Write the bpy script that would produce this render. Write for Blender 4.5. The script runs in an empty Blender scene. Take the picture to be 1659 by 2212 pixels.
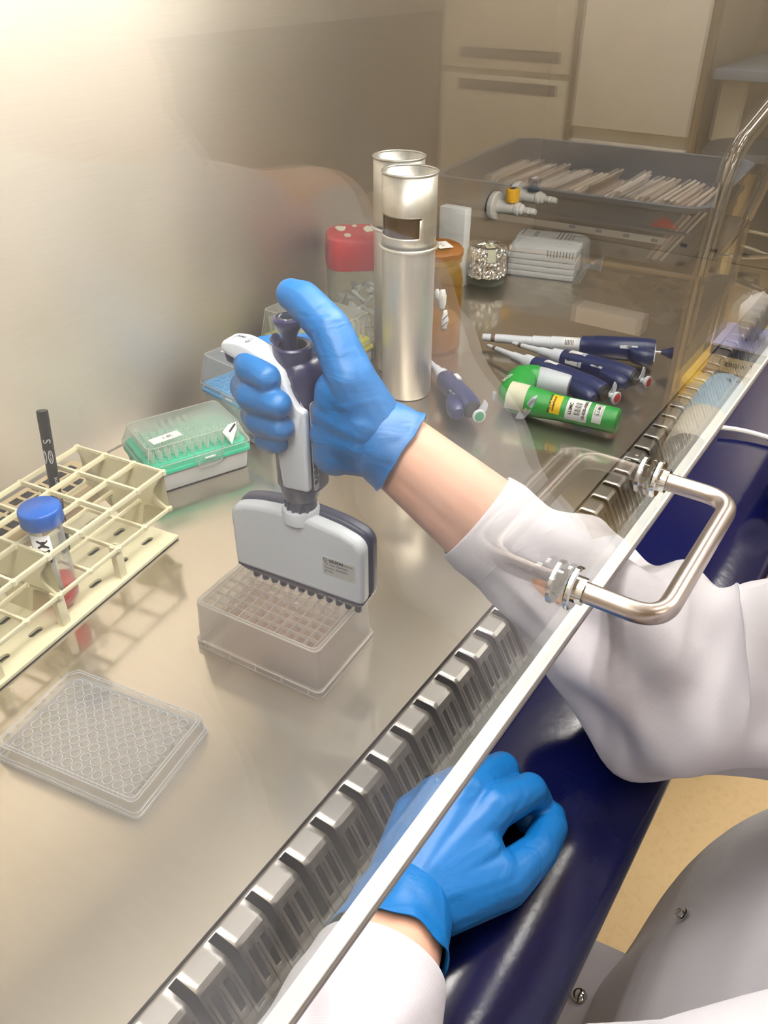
import bpy, bmesh, math, random
from mathutils import Vector, Matrix, Euler, noise
PI = math.pi
random.seed(7)
scn = bpy.context.scene
col = scn.collection

# ------------------------------------------------------------------ camera, world, lights, exposure
cd = bpy.data.cameras.new('camera'); cam = bpy.data.objects.new('camera', cd); col.objects.link(cam)
cam.location = (-0.1226, -0.2342, 0.4900)
cam.rotation_euler = (math.radians(55.3451), math.radians(-0.0145), math.radians(-55.5632))
cd.sensor_fit = 'HORIZONTAL'; cd.sensor_width = 36.0; cd.lens = 38.27
cd.clip_start = 0.01; cd.clip_end = 50
scn.camera = cam
scn.view_settings.view_transform = 'Standard'
scn.view_settings.look = 'None'
scn.view_settings.gamma = 1.0
scn.view_settings.use_curve_mapping = False
scn.view_settings.exposure = -0.1
CAB_LAMP = 43.0          # strength of the cabinet's fluorescent tubes
ROOM_LAMP = 19.0         # strength of the room's ceiling lamps and the added fill lamps
wd = bpy.data.worlds.new('world'); scn.world = wd; wd.use_nodes = True
wd.node_tree.nodes['Background'].inputs[0].default_value = (0.8, 0.78, 0.74, 1)
wd.node_tree.nodes['Background'].inputs[1].default_value = 0.25
try:
    scn.cycles.transparent_max_bounces = 40
    scn.cycles.max_bounces = 14
    scn.cycles.glossy_bounces = 6
    scn.cycles.transmission_bounces = 10
    scn.cycles.sample_clamp_indirect = 6.0
    scn.cycles.caustics_reflective = False
    scn.cycles.caustics_refractive = False
except Exception:
    pass

# ------------------------------------------------------------------ materials
def lin(h):
    h = h.lstrip('#'); v = [int(h[i:i+2], 16)/255 for i in (0, 2, 4)]
    return tuple((c/12.92 if c <= .04045 else ((c+.055)/1.055)**2.4) for c in v) + (1,)
def nt(name):
    m = bpy.data.materials.new(name); m.use_nodes = True
    t = m.node_tree
    for n in list(t.nodes): t.nodes.remove(n)
    o = t.nodes.new('ShaderNodeOutputMaterial')
    return m, t, o
def N(t, typ, **kw):
    n = t.nodes.new(typ)
    for k, v in kw.items():
        if k in n.inputs: n.inputs[k].default_value = v
        else: setattr(n, k, v)
    return n
def bump(t, bsdf, scale=200, strength=.1, dist=.001, stretch=None, detail=3):
    tc = N(t, 'ShaderNodeTexCoord'); nz = N(t, 'ShaderNodeTexNoise'); nz.inputs['Scale'].default_value = scale; nz.inputs['Detail'].default_value = detail
    if stretch:
        mp = N(t, 'ShaderNodeMapping'); mp.inputs['Scale'].default_value = stretch
        t.links.new(tc.outputs['Object'], mp.inputs[0]); t.links.new(mp.outputs[0], nz.inputs['Vector'])
    else: t.links.new(tc.outputs['Object'], nz.inputs['Vector'])
    b = N(t, 'ShaderNodeBump'); b.inputs['Strength'].default_value = strength; b.inputs['Distance'].default_value = dist
    t.links.new(nz.outputs[0], b.inputs['Height']); t.links.new(b.outputs[0], bsdf.inputs['Normal'])
    return nz
def plastic(name, c, rough=.4, var=.06, scale=40, bmp=0, metal=0, sss=0, spec=.5, coat=0):
    m, t, o = nt(name)
    b = N(t, 'ShaderNodeBsdfPrincipled'); b.inputs['Roughness'].default_value = rough; b.inputs['Metallic'].default_value = metal
    b.inputs['Specular IOR Level'].default_value = spec; b.inputs['Coat Weight'].default_value = coat
    c = lin(c) if isinstance(c, str) else c
    if sss: b.inputs['Subsurface Weight'].default_value = sss; b.inputs['Subsurface Radius'].default_value = (.004, .002, .001); b.inputs['Subsurface Scale'].default_value = 1
    tc = N(t, 'ShaderNodeTexCoord'); nz = N(t, 'ShaderNodeTexNoise'); nz.inputs['Scale'].default_value = scale
    t.links.new(tc.outputs['Object'], nz.inputs['Vector'])
    mx = N(t, 'ShaderNodeMix', data_type='RGBA')
    mx.inputs[6].default_value = tuple(x*(1-var) for x in c[:3])+(1,); mx.inputs[7].default_value = tuple(min(1, x*(1+var)) for x in c[:3])+(1,)
    t.links.new(nz.outputs[0], mx.inputs[0]); t.links.new(mx.outputs[2], b.inputs['Base Color'])
    if bmp: bump(t, b, 300, bmp, .0006)
    t.links.new(b.outputs[0], o.inputs[0])
    return m
def steel(name, c, rough, aniso=0, streak=None, var=.12, bmp=.0, tangent=None, lobe=None):
    m, t, o = nt(name)
    b = N(t, 'ShaderNodeBsdfPrincipled'); b.inputs['Metallic'].default_value = 1; b.inputs['Roughness'].default_value = rough
    b.inputs['Anisotropic'].default_value = aniso
    c = lin(c)
    tc = N(t, 'ShaderNodeTexCoord'); mp = N(t, 'ShaderNodeMapping'); mp.inputs['Scale'].default_value = streak or (1, 1, 1)
    nz = N(t, 'ShaderNodeTexNoise'); nz.inputs['Scale'].default_value = 14; nz.inputs['Detail'].default_value = 6
    t.links.new(tc.outputs['Object'], mp.inputs[0]); t.links.new(mp.outputs[0], nz.inputs['Vector'])
    mx = N(t, 'ShaderNodeMix', data_type='RGBA')
    mx.inputs[6].default_value = tuple(x*(1-var) for x in c[:3])+(1,); mx.inputs[7].default_value = tuple(min(1, x*(1+var)) for x in c[:3])+(1,)
    t.links.new(nz.outputs[0], mx.inputs[0]); t.links.new(mx.outputs[2], b.inputs['Base Color'])
    rr = N(t, 'ShaderNodeMapRange'); rr.inputs['To Min'].default_value = rough*.85; rr.inputs['To Max'].default_value = rough*1.2
    n2 = N(t, 'ShaderNodeTexNoise'); n2.inputs['Scale'].default_value = 9; t.links.new(tc.outputs['Object'], n2.inputs['Vector'])
    t.links.new(n2.outputs[0], rr.inputs[0]); t.links.new(rr.outputs[0], b.inputs['Roughness'])
    if bmp:
        bb = N(t, 'ShaderNodeBump'); bb.inputs['Strength'].default_value = bmp; bb.inputs['Distance'].default_value = .0004
        t.links.new(nz.outputs[0], bb.inputs['Height']); t.links.new(bb.outputs[0], b.inputs['Normal'])
    if lobe:
        b2 = N(t, 'ShaderNodeBsdfPrincipled'); b2.inputs['Metallic'].default_value = 1; b2.inputs['Roughness'].default_value = lobe[0]
        t.links.new(mx.outputs[2], b2.inputs['Base Color'])
        ms = N(t, 'ShaderNodeMixShader'); ms.inputs[0].default_value = lobe[1]
        t.links.new(b.outputs[0], ms.inputs[1]); t.links.new(b2.outputs[0], ms.inputs[2]); t.links.new(ms.outputs[0], o.inputs[0])
    if tangent:
        tg = N(t, 'ShaderNodeTangent'); tg.direction_type = 'UV_MAP'
        t.links.new(tg.outputs[0], b.inputs['Tangent'])
    if not lobe: t.links.new(b.outputs[0], o.inputs[0])
    return m
def pane_glass(name, tint=(.97, .98, .97, 1)):
    m, t, o = nt(name)
    tr = N(t, 'ShaderNodeBsdfTransparent'); tr.inputs[0].default_value = tint
    gl = N(t, 'ShaderNodeBsdfGlossy'); gl.inputs['Roughness'].default_value = 0.0
    ge = N(t, 'ShaderNodeNewGeometry'); mr = N(t, 'ShaderNodeMapRange'); mr.inputs['To Min'].default_value = 1.5; mr.inputs['To Max'].default_value = 1/1.5
    fr = N(t, 'ShaderNodeFresnel')
    t.links.new(ge.outputs['Backfacing'], mr.inputs[0]); t.links.new(mr.outputs[0], fr.inputs[0])
    mx = N(t, 'ShaderNodeMixShader'); t.links.new(fr.outputs[0], mx.inputs[0]); t.links.new(tr.outputs[0], mx.inputs[1]); t.links.new(gl.outputs[0], mx.inputs[2])
    t.links.new(mx.outputs[0], o.inputs[0])
    return m
def clear(name, body, amount=.2, edge=.6, rough=.12, tint=(1, 1, 1, 1), spec=.5, trans=.45):
    """transparent plastic or glass wall: see-through face-on, denser towards its edges"""
    m, t, o = nt(name)
    tr = N(t, 'ShaderNodeBsdfTransparent'); tr.inputs[0].default_value = tint
    b = N(t, 'ShaderNodeBsdfPrincipled'); b.inputs['Roughness'].default_value = rough; b.inputs['Base Color'].default_value = lin(body) if isinstance(body, str) else body
    b.inputs['Specular IOR Level'].default_value = spec
    lw = N(t, 'ShaderNodeLayerWeight'); lw.inputs[0].default_value = .35
    mr = N(t, 'ShaderNodeMapRange'); mr.inputs['To Min'].default_value = amount; mr.inputs['To Max'].default_value = edge
    t.links.new(lw.outputs['Facing'], mr.inputs[0])
    tl = N(t, 'ShaderNodeBsdfTranslucent'); tl.inputs[0].default_value = b.inputs['Base Color'].default_value
    bt = N(t, 'ShaderNodeMixShader'); bt.inputs[0].default_value = trans; t.links.new(b.outputs[0], bt.inputs[1]); t.links.new(tl.outputs[0], bt.inputs[2])
    mx = N(t, 'ShaderNodeMixShader'); t.links.new(mr.outputs[0], mx.inputs[0]); t.links.new(tr.outputs[0], mx.inputs[1]); t.links.new(bt.outputs[0], mx.inputs[2])
    t.links.new(mx.outputs[0], o.inputs[0])
    return m
def emit(name, c, s):
    m, t, o = nt(name); e = N(t, 'ShaderNodeEmission'); e.inputs[0].default_value = c; e.inputs[1].default_value = s
    t.links.new(e.outputs[0], o.inputs[0]); return m
def cloth(name, c, wave=.10, sheen=.2):
    m, t, o = nt(name)
    b = N(t, 'ShaderNodeBsdfPrincipled'); b.inputs['Roughness'].default_value = .9; b.inputs['Sheen Weight'].default_value = sheen
    b.inputs['Base Color'].default_value = lin(c); b.inputs['Specular IOR Level'].default_value = .2
    tc = N(t, 'ShaderNodeTexCoord')
    w = N(t, 'ShaderNodeTexWave'); w.inputs['Scale'].default_value = 420; w.bands_direction = 'DIAGONAL'; w.inputs['Distortion'].default_value = .5
    nz = N(t, 'ShaderNodeTexNoise'); nz.inputs['Scale'].default_value = 22; nz.inputs['Detail'].default_value = 3
    t.links.new(tc.outputs['Object'], w.inputs['Vector']); t.links.new(tc.outputs['Object'], nz.inputs['Vector'])
    b1 = N(t, 'ShaderNodeBump'); b1.inputs['Strength'].default_value = .5; b1.inputs['Distance'].default_value = .004
    t.links.new(nz.outputs[0], b1.inputs['Height'])
    b2 = N(t, 'ShaderNodeBump'); b2.inputs['Strength'].default_value = wave; b2.inputs['Distance'].default_value = .0004
    t.links.new(w.outputs['Color'], b2.inputs['Height']); t.links.new(b1.outputs[0], b2.inputs['Normal'])
    t.links.new(b2.outputs[0], b.inputs['Normal']); t.links.new(b.outputs[0], o.inputs[0])
    return m
def speckle(name, c, c2, scale=60, rough=.5):
    m, t, o = nt(name)
    b = N(t, 'ShaderNodeBsdfPrincipled'); b.inputs['Roughness'].default_value = rough
    tc = N(t, 'ShaderNodeTexCoord'); nz = N(t, 'ShaderNodeTexNoise'); nz.inputs['Scale'].default_value = scale; nz.inputs['Detail'].default_value = 8
    rp = N(t, 'ShaderNodeValToRGB'); rp.color_ramp.elements[0].position = .3; rp.color_ramp.elements[0].color = lin(c2); rp.color_ramp.elements[1].position = .5; rp.color_ramp.elements[1].color = lin(c)
    t.links.new(tc.outputs['Object'], nz.inputs['Vector']); t.links.new(nz.outputs[0], rp.inputs[0]); t.links.new(rp.outputs[0], b.inputs['Base Color'])
    t.links.new(b.outputs[0], o.inputs[0]); return m

M = {}
M['wall_steel'] = steel('brushed_steel_wall', '#d9d1c6', .40, .95, (1.2, 1, 60), .06, .05, True, (.52, .38))
M['top_steel'] = steel('worktop_steel', '#d6ccbe', .11, 0, (40, 1.5, 1), .05, .02, None, (.40, .45))
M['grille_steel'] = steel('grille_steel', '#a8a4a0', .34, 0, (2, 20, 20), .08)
M['satin_steel'] = steel('satin_steel', '#b4a9a2', .30, 0, (3, 3, 90), .08)
M['chrome'] = steel('chrome', '#dedede', .06)
M['alu'] = steel('aluminium', '#d2cfc8', .34, 0, (30, 30, 1.5), .14, .06, None, (.6, .4))
M['alu_trim'] = steel('aluminium_trim', '#d9d7d2', .28, 0, (1, 40, 40), .06)
M['tube_steel'] = steel('trolley_steel', '#b0a89a', .25)
M['dark'] = plastic('dark_plenum', '#17171a', .7)
M['white_paint'] = plastic('white_paint', '#e6e2da', .45)
M['pane'] = pane_glass('window_glass')
M['armrest'] = plastic('navy_vinyl', '#070b36', .15, .1, 60, .0, spec=.45)
M['floor'] = speckle('tan_linoleum', '#efd09a', '#e9c890', 90, .5)
M['room_wall'] = plastic('room_wall_paint', '#d9d4c8', .7)
M['cream'] = plastic('cream_plastic', '#e8e0bf', .38, .03, 30)
M['blue_cap'] = plastic('blue_cap', '#0a55b0', .35, .05)
M['tube_clear'] = clear('tube_clear', '#e9eef0', .06, .55, .08)
M['red_liquid'] = clear('red_liquid', '#f0604c', .45, .75, .1, lin('#ff8a74'))
M['white_label'] = plastic('white_label', '#eeecea', .5, .02)
M['black'] = plastic('black_plastic', '#141416', .4)
M['ink'] = plastic('black_ink', '#18181a', .6)
M['white_ink'] = plastic('white_ink', '#dcdcdc', .6)
M['white_plastic'] = plastic('white_plastic', '#e9e9e6', .35, .02)
M['frost_lid'] = clear('frosted_lid', '#eef2ee', .14, .5, .2)
M['frost_blue'] = clear('frosted_blue_lid', '#e2eaf2', .14, .5, .2)
M['teal'] = plastic('teal_plastic', '#2fc29c', .4, .04)
M['blue_insert'] = plastic('blue_insert', '#5fb0e6', .4, .04)
M['yellow_insert'] = plastic('yellow_insert', '#e6e03a', .4, .04)
M['tip'] = clear('tip_plastic', '#f2f2ea', .35, .85, .25)
M['red_lid'] = plastic('red_lid', '#b01218', .35, .08, 20)
M['jar_glass'] = clear('jar_glass', '#cfd6cc', .08, .5, .05, (.97, .99, .96, 1))
M['amber'] = clear('amber_glass', '#cfa23c', .06, .5, .05, lin('#fff4d8'), trans=.6)
M['amber_liquid'] = clear('amber_liquid', '#f0d018', .6, .8, .1, lin('#fff2a8'), trans=.6)
M['foil_gold'] = steel('gold_lid', '#c9a862', .35)
M['foil'] = steel('aluminium_foil', '#dcdcdc', .2, 0, None, .05)
M['paper'] = plastic('paper', '#e6dfd4', .8, .06, 30)
M['bag'] = clear('clear_bag', '#f2f2f0', .10, .6, .12)
M['navy'] = plastic('navy_plastic', '#1c2856', .38, .06)
M['navy_dark'] = plastic('deep_navy_plastic', '#1a1a42', .3, .06)
M['slate'] = plastic('slate_plastic', '#3c3f54', .4, .05)
M['pip_white'] = plastic('pipette_white', '#dfe3ea', .32, .02)
M['pip_grey'] = plastic('pipette_light_grey', '#c9ced6', .38, .02)
M['green'] = plastic('green_plastic', '#1f9038', .42, .06)
M['tape'] = plastic('masking_tape', '#d8d6bc', .7, .05, 60)
M['yellow'] = plastic('yellow_plastic', '#f0c414', .4, .05)
M['tap_white'] = plastic('tap_white', '#dcd8d0', .4, .03)
M['tap_yellow'] = plastic('tap_yellow', '#f2b818', .4)
M['tap_grey'] = plastic('tap_dark', '#2c3238', .4)
M['btn_red'] = plastic('button_red', '#c22834', .35)
M['btn_green'] = plastic('button_green', '#169060', .35)
M['block'] = clear('milky_block', '#fdf8f2', .24, .42, .25, trans=.5)
M['block_well'] = clear('milky_well', '#fff4ee', .02, .08, .2, trans=.6)
M['block_rim'] = clear('milky_rim', '#f6f0e6', .5, .8, .2)
M['pink'] = clear('pink_medium', '#fcd6ca', .03, .07, .15, (1, .98, .972, 1), trans=.6)
M['plate'] = clear('polystyrene', '#f4f5f7', .035, .35, .06)
M['plate_rim'] = clear('polystyrene_rim', '#fbfbfc', .5, .9, .08)
M['skin'] = plastic('skin', '#d4a48c', .5, .05, 25, .08, sss=.15)
M['glove'] = plastic('blue_nitrile', '#0860a2', .42, .05, 30, 0, spec=.4)
M['coat'] = cloth('white_cotton', '#c6c2c8')
M['tote'] = plastic('grey_tote', '#6f7c90', .5, .05)
M['grey_dark'] = plastic('dark_grey', '#3f4248', .5, .05)
M['blue_shade'] = plastic('pale_blue_plastic', '#a9c4d8', .4, .04)
M['kimbox'] = plastic('lilac_card', '#a8a8d8', .6, .06)
M['beige'] = plastic('beige_enamel', '#d2cab8', .5, .03)
M['cab_lamp'] = emit('fluorescent_tube', (1, .96, .915, 1), CAB_LAMP)
M['room_lamp'] = emit('ceiling_or_fill_diffuser', (1, .95, .88, 1), ROOM_LAMP)

_t = M['armrest'].node_tree; bump(_t, [n for n in _t.nodes if n.type == 'BSDF_PRINCIPLED'][0], 120, .12, .0008)
# glove creases
def glove_mat():
    m = M['glove']; t = m.node_tree; b = [n for n in t.nodes if n.type == 'BSDF_PRINCIPLED'][0]
    nz = bump(t, b, 30, .6, .003, (1, 1, 2.6), 3); nz.inputs['Distortion'].default_value = .6
glove_mat()

# ------------------------------------------------------------------ mesh helpers
def link(name, me, parent=None, loc=None, rot=None):
    o = bpy.data.objects.new(name, me); col.objects.link(o)
    if parent: o.parent = parent
    if loc is not None: o.location = loc
    if rot is not None: o.rotation_euler = rot
    return o
def obj(name, bm, mat, parent=None, loc=None, rot=None, smooth=35, wn=False):
    me = bpy.data.meshes.new(name); 
    bmesh.ops.recalc_face_normals(bm, faces=bm.faces)
    bm.to_mesh(me); bm.free(); me.materials.append(mat)
    if smooth:
        for p in me.polygons: p.use_smooth = True
        me.set_sharp_from_angle(angle=math.radians(smooth))
    o = link(name, me, parent, loc, rot)
    if wn: o.modifiers.new('weighted', 'WEIGHTED_NORMAL').keep_sharp = True
    return o
def thing(name, label, cat, loc=(0, 0, 0), rz=0, group=None, rot=None):
    o = link(name, None, None, loc, rot or (0, 0, rz)); o.empty_display_size = .02
    return tag(o, label, cat, group)
def tag(o, label, cat, group=None, kind=None):
    o['label'] = label; o['category'] = cat
    if group: o['group'] = group
    if kind: o['kind'] = kind
    return o
def struct(o): o['kind'] = 'structure'; return o
def B(): return bmesh.new()
def xform(verts, mat):
    for v in verts: v.co = mat @ v.co
def box(bm, c, s, rot=None, bev=0, seg=2):
    r = bmesh.ops.create_cube(bm, size=1); vs = r['verts']
    for v in vs: v.co = Vector((v.co.x*s[0], v.co.y*s[1], v.co.z*s[2]))
    if bev:
        es = list({e for v in vs for e in v.link_edges})
        r2 = bmesh.ops.bevel(bm, geom=es, offset=bev, segments=seg, affect='EDGES', profile=.6); vs = list({v for f in r2['faces'] for v in f.verts} | {v for v in vs if v.is_valid})
    mat = Matrix.Translation(c) @ (rot.to_4x4() if rot is not None else Matrix())
    xform(vs, mat); return vs
def rings(bm, rs, cap0=True, cap1=True, closed=True):
    """loft through a list of rings (lists of points, same count)"""
    V = [[bm.verts.new(p) for p in r] for r in rs]; n = len(V[0])
    for a, b in zip(V, V[1:]):
        for i in range(n if closed else n-1):
            j = (i+1) % n
            try: bm.faces.new((a[i], a[j], b[j], b[i]))
            except ValueError: pass
    if cap0 and closed: bm.faces.new(V[0][::-1])
    if cap1 and closed: bm.faces.new(V[-1])
    return V
def lathe(bm, prof, seg=32, mat=None, cap0=True, cap1=True):
    rs = [[Vector((r*math.cos(2*PI*i/seg), r*math.sin(2*PI*i/seg), z)) for i in range(seg)] for r, z in prof]
    if mat is not None: rs = [[mat @ p for p in r] for r in rs]
    return rings(bm, rs, cap0, cap1)
def rrect(w, d, r, z, cx=0, cy=0, n=5):
    r = min(r, w/2-1e-5, d/2-1e-5); out = []
    for k, (sx, sy) in enumerate(((1, 1), (-1, 1), (-1, -1), (1, -1))):
        for i in range(n+1):
            a = PI/2*k + PI/2*i/n
            out.append(Vector((cx+sx*(w/2-r)+r*math.cos(a), cy+sy*(d/2-r)+r*math.sin(a), z)))
    return out
def frame_of(d, up=(0, 0, 1)):
    d = Vector(d).normalized(); u = Vector(up)
    if abs(d.dot(u)) > .95: u = Vector((1, 0, 0))
    x = u.cross(d).normalized(); y = d.cross(x)
    return Matrix((x, y, d)).transposed().to_4x4()
def along(p, d, up=(0, 0, 1)): return Matrix.Translation(p) @ frame_of(d, up)
def tube(bm, pts, r, seg=12, cap=True):
    pts = [Vector(p) for p in pts]; rs = []; up = None
    n = len(pts); rad = r if hasattr(r, '__len__') else [r]*n
    for i, p in enumerate(pts):
        d = (pts[min(i+1, n-1)]-pts[max(i-1, 0)]).normalized()
        if up is None:
            up = Vector((0, 0, 1)) if abs(d.z) < .9 else Vector((1, 0, 0))
        x = up.cross(d).normalized(); y = d.cross(x); up = y
        rs.append([p+rad[i]*(math.cos(2*PI*k/seg)*x+math.sin(2*PI*k/seg)*y) for k in range(seg)])
    return rings(bm, rs, cap, cap)
def bend(pts, rad=.02, n=6):
    """round the corners of a polyline"""
    P = [Vector(p) for p in pts]; out = [P[0]]
    for a, b, c in zip(P, P[1:], P[2:]):
        u = (a-b).normalized(); w = (c-b).normalized(); s = b+u*rad; e = b+w*rad
        for i in range(n+1):
            t = i/n; out.append((1-t)**2*s+2*t*(1-t)*b+t*t*e)
    out.append(P[-1]); return out
def prism(bm, pts, z0, z1, mat=None, bev=0):
    P = [Vector((x, y)) for x, y in pts]; n = len(P)
    if sum(P[i-1].x*P[i].y-P[i].x*P[i-1].y for i in range(n)) < 0: P = P[::-1]
    def inset(d):
        out = []
        for i in range(n):
            a, b, c = P[i-1], P[i], P[(i+1) % n]
            u = b-a; w = c-b
            nu = Vector((-u.y, u.x)).normalized() if u.length > 1e-9 else Vector((0, 0))
            nw = Vector((-w.y, w.x)).normalized() if w.length > 1e-9 else Vector((0, 0))
            m = nu+nw; m = m.normalized() if m.length > 1e-6 else nu
            k = d/max(.5, m.dot(nu)); out.append(b+m*k)
        return out
    if bev:
        st = [(bev*(1-math.sin(t)), z0+bev*(1-math.cos(t))) for t in (0, PI/6, PI/3, PI/2)]
        lev = st+[(d, z1-(z-z0)) for d, z in reversed(st)]
    else: lev = [(0, z0), (0, z1)]
    rs = []
    for d, z in lev:
        Q = inset(d) if d > 1e-9 else P
        rs.append([Vector((q.x, q.y, z)) for q in Q])
    f0 = set(bm.faces); V = rings(bm, rs); vs = [v for r in V for v in r]
    caps = [f for f in bm.faces if f not in f0 and len(f.verts) > 4]
    if caps: bmesh.ops.triangulate(bm, faces=caps, ngon_method='EAR_CLIP')
    if mat is not None: xform(vs, mat)
    return vs
def round_poly(pts, r, n=5):
    P = [Vector((x, y)) for x, y in pts]; out = []; m = len(P)
    rr = r if hasattr(r, '__len__') else [r]*m
    for i in range(m):
        a, b, c = P[i-1], P[i], P[(i+1) % m]; q = min(rr[i], .45*(a-b).length, .45*(c-b).length)
        if q <= 0: out.append(tuple(b)); continue
        u = (a-b).normalized(); w = (c-b).normalized(); s = b+u*q; e = b+w*q
        for k in range(n+1):
            t = k/n; p = (1-t)**2*s+2*t*(1-t)*b+t*t*e; out.append((p.x, p.y))
    return out
def text(name, s, size, mat, parent, m4, depth=.0001, align='CENTER', bold=0):
    cu = bpy.data.curves.new(name, 'FONT'); cu.body = s; cu.size = size; cu.align_x = align; cu.align_y = 'CENTER'; cu.extrude = depth; cu.offset = bold
    o = bpy.data.objects.new(name, cu); col.objects.link(o)
    dg = bpy.context.evaluated_depsgraph_get(); me = bpy.data.meshes.new_from_object(o.evaluated_get(dg))
    bpy.data.objects.remove(o); bpy.data.curves.remove(cu)
    me.transform(m4); me.materials.clear(); me.materials.append(mat)
    return link(name, me, parent)
def basis(p, x, y):
    x = Vector(x).normalized(); y = Vector(y); z = x.cross(y).normalized(); y = z.cross(x)
    return Matrix.Translation(p) @ Matrix((x, y, z)).transposed().to_4x4()
def plane_uv(bm):
    uv = bm.loops.layers.uv.verify(); return uv
def dup_tree(root, loc=None, rz=None):
    r = root.copy(); col.objects.link(r)
    if loc is not None: r.location = loc
    if rz is not None: r.rotation_euler = (0, 0, rz)
    for ch in list(root.children):
        c = ch.copy(); col.objects.link(c); c.parent = r
        for g in list(ch.children):
            d = g.copy(); col.objects.link(d); d.parent = c
    return r

# ------------------------------------------------------------------ the room around the cabinet
FZ = -.75
bm = B(); box(bm, (1.0, -.6, FZ-.02), (8.2, 5.2, .04)); struct(obj('floor', bm, M['floor']))
bm = B(); box(bm, (1.0, -.6, 1.97), (8.2, 5.2, .04)); struct(obj('ceiling', bm, M['room_wall']))
bm = B(); box(bm, (5.05, -.6, .6), (.1, 5.2, 2.7)); struct(obj('wall_right', bm, M['room_wall']))
bm = B(); box(bm, (-3.05, -.6, .6), (.1, 5.2, 2.7)); struct(obj('wall_left', bm, M['room_wall']))
bm = B(); box(bm, (1.0, 1.95, .6), (8.0, .1, 2.7)); struct(obj('wall_back', bm, M['room_wall']))
bm = B(); box(bm, (1.0, -3.15, .6), (8.0, .1, 2.7)); struct(obj('wall_front', bm, M['room_wall']))
bm = B(); box(bm, (1.0, -3.08, -.29), (7.9, .04, .92)); struct(obj('added_dark_panel', bm, plastic('dark_reflection_taupe', '#453f39', .7)))  # unseen dark panel added so the front glass mirrors less haze
for i, (x, y, sx, sy) in enumerate(((1.60, -.75, .28, .18), (1.19, -.75, .24, .18), (.74, -.75, .34, .18), (.3, -2.0, 1.0, .2), (2.3, -1.9, 1.2, .4), (-1.3, -.05, 1.0, .6), (2.6, -1.0, 1.2, .5))):  # small lamps follow the armrest highlights; the larger ones are added fill
    L = thing('ceiling_or_fill_lamp', 'long ceiling or added fill lamp over the room, out of the picture', 'lamp', (x, y, 1.93), 0, 'room ceiling lamps')
    bm = B(); box(bm, (0, 0, 0), (sx+.04, sy+.04, .03), bev=.004); obj('lamp_frame', bm, M['white_paint'], L)
    bm = B(); box(bm, (0, 0, -.018), (sx, sy, .01)); obj('lamp_diffuser', bm, M['room_lamp'], L)

# ------------------------------------------------------------------ safety cabinet casing
X0, X1, YB = -.36, 1.52, .505
cab = thing('safety_cabinet', 'brushed steel safety cabinet casing with bright back wall around the worktop', 'cabinet', ((X0+X1)/2, YB, 0))
cx, cy = (X0+X1)/2, YB
def steel_panel(name, p00, pu, pv, thick, mat):
    """rectangular panel p00 + a*pu + b*pv, u of the UV running along pv"""
    bm = B(); uv = bm.loops.layers.uv.verify()
    p00, pu, pv = Vector(p00), Vector(pu), Vector(pv); n = pu.cross(pv).normalized()*thick
    base = [p00, p00+pu, p00+pu+pv, p00+pv]; vs = [bm.verts.new(p) for p in base]+[bm.verts.new(p+n) for p in base]
    for q in ((0, 1, 2, 3), (7, 6, 5, 4), (0, 4, 5, 1), (1, 5, 6, 2), (2, 6, 7, 3), (3, 7, 4, 0)):
        f = bm.faces.new([vs[i] for i in q])
        for l in f.loops:
            d = l.vert.co-p00; l[uv].uv = (d.dot(pv.normalized()), d.dot(pu.normalized()))
    return obj(name, bm, mat, cab, smooth=0)
o = Vector((-cx, -cy, 0))
steel_panel('back_panel', o+Vector((X0, YB, -.01)), (X1-X0, 0, 0), (0, 0, .70), -.004, M['wall_steel'])
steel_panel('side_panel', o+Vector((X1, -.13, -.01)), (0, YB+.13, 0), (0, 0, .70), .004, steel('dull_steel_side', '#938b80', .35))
steel_panel('side_panel', o+Vector((X0, -.13, -.01)), (0, YB+.13, 0), (0, 0, .70), -.004, M['wall_steel'])
bm = B(); box(bm, o+Vector((cx, .19, .70)), (X1-X0, .64, .01)); obj('ceiling_panel', bm, M['white_paint'], cab)
bm = B(); box(bm, o+Vector((cx, -.17, .95)), (X1-X0+.06, .07, .60), bev=.01); obj('front_housing', bm, M['white_paint'], cab)
bm = B(); box(bm, o+Vector((cx, .19, 1.1)), (X1-X0+.06, .70, .30), bev=.01); obj('upper_housing', bm, M['white_paint'], cab)
bm = B(); box(bm, o+Vector((cx, .2, -.20)), (X1-X0+.04, .50, .10)); obj('base_tray', bm, M['dark'], cab)
for x in (X0-.02, X1+.02):
    bm = B(); box(bm, o+Vector((x, .22, -.45)), (.05, .5, .6)); obj('stand_leg', bm, M['white_paint'], cab)
bm = B(); box(bm, o+Vector((.17, -.135, -.135)), (.36, .02, .25), bev=.003); obj('front_apron', bm, M['white_paint'], cab)
for yy in (-.02, .06):
    bm = B(); tube(bm, [o+Vector((-.30, yy, .655)), o+Vector((1.10, yy, .655))], .013, 12); obj('fluorescent_tube', bm, M['cab_lamp'], cab)
# row of small dark holes and the rail along the far end
for k in range(9):
    bm = B(); c = Vector((X1-.0015, .42-.058*k, .016)); box(bm, o+c, (.003, .012, .005)); obj('rail_hole', bm, M['dark'], cab)

# ------------------------------------------------------------------ worktop
wt = thing('worktop', 'smooth reflective steel worktop inside the cabinet', 'worktop', (.6, .25, -.02))
bm = B(); box(bm, (X0/2+1.385/2-.6, YB/2-.25, .0185), (1.385-X0, YB-.004, .003)); obj('work_tray', bm, M['top_steel'], wt)
bm = B(); box(bm, ((1.387+X1-.002)/2-.6, YB/2-.25, .0165), (X1-.002-1.387, YB-.004, .003)); obj('end_strip', bm, M['top_steel'], wt)

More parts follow.
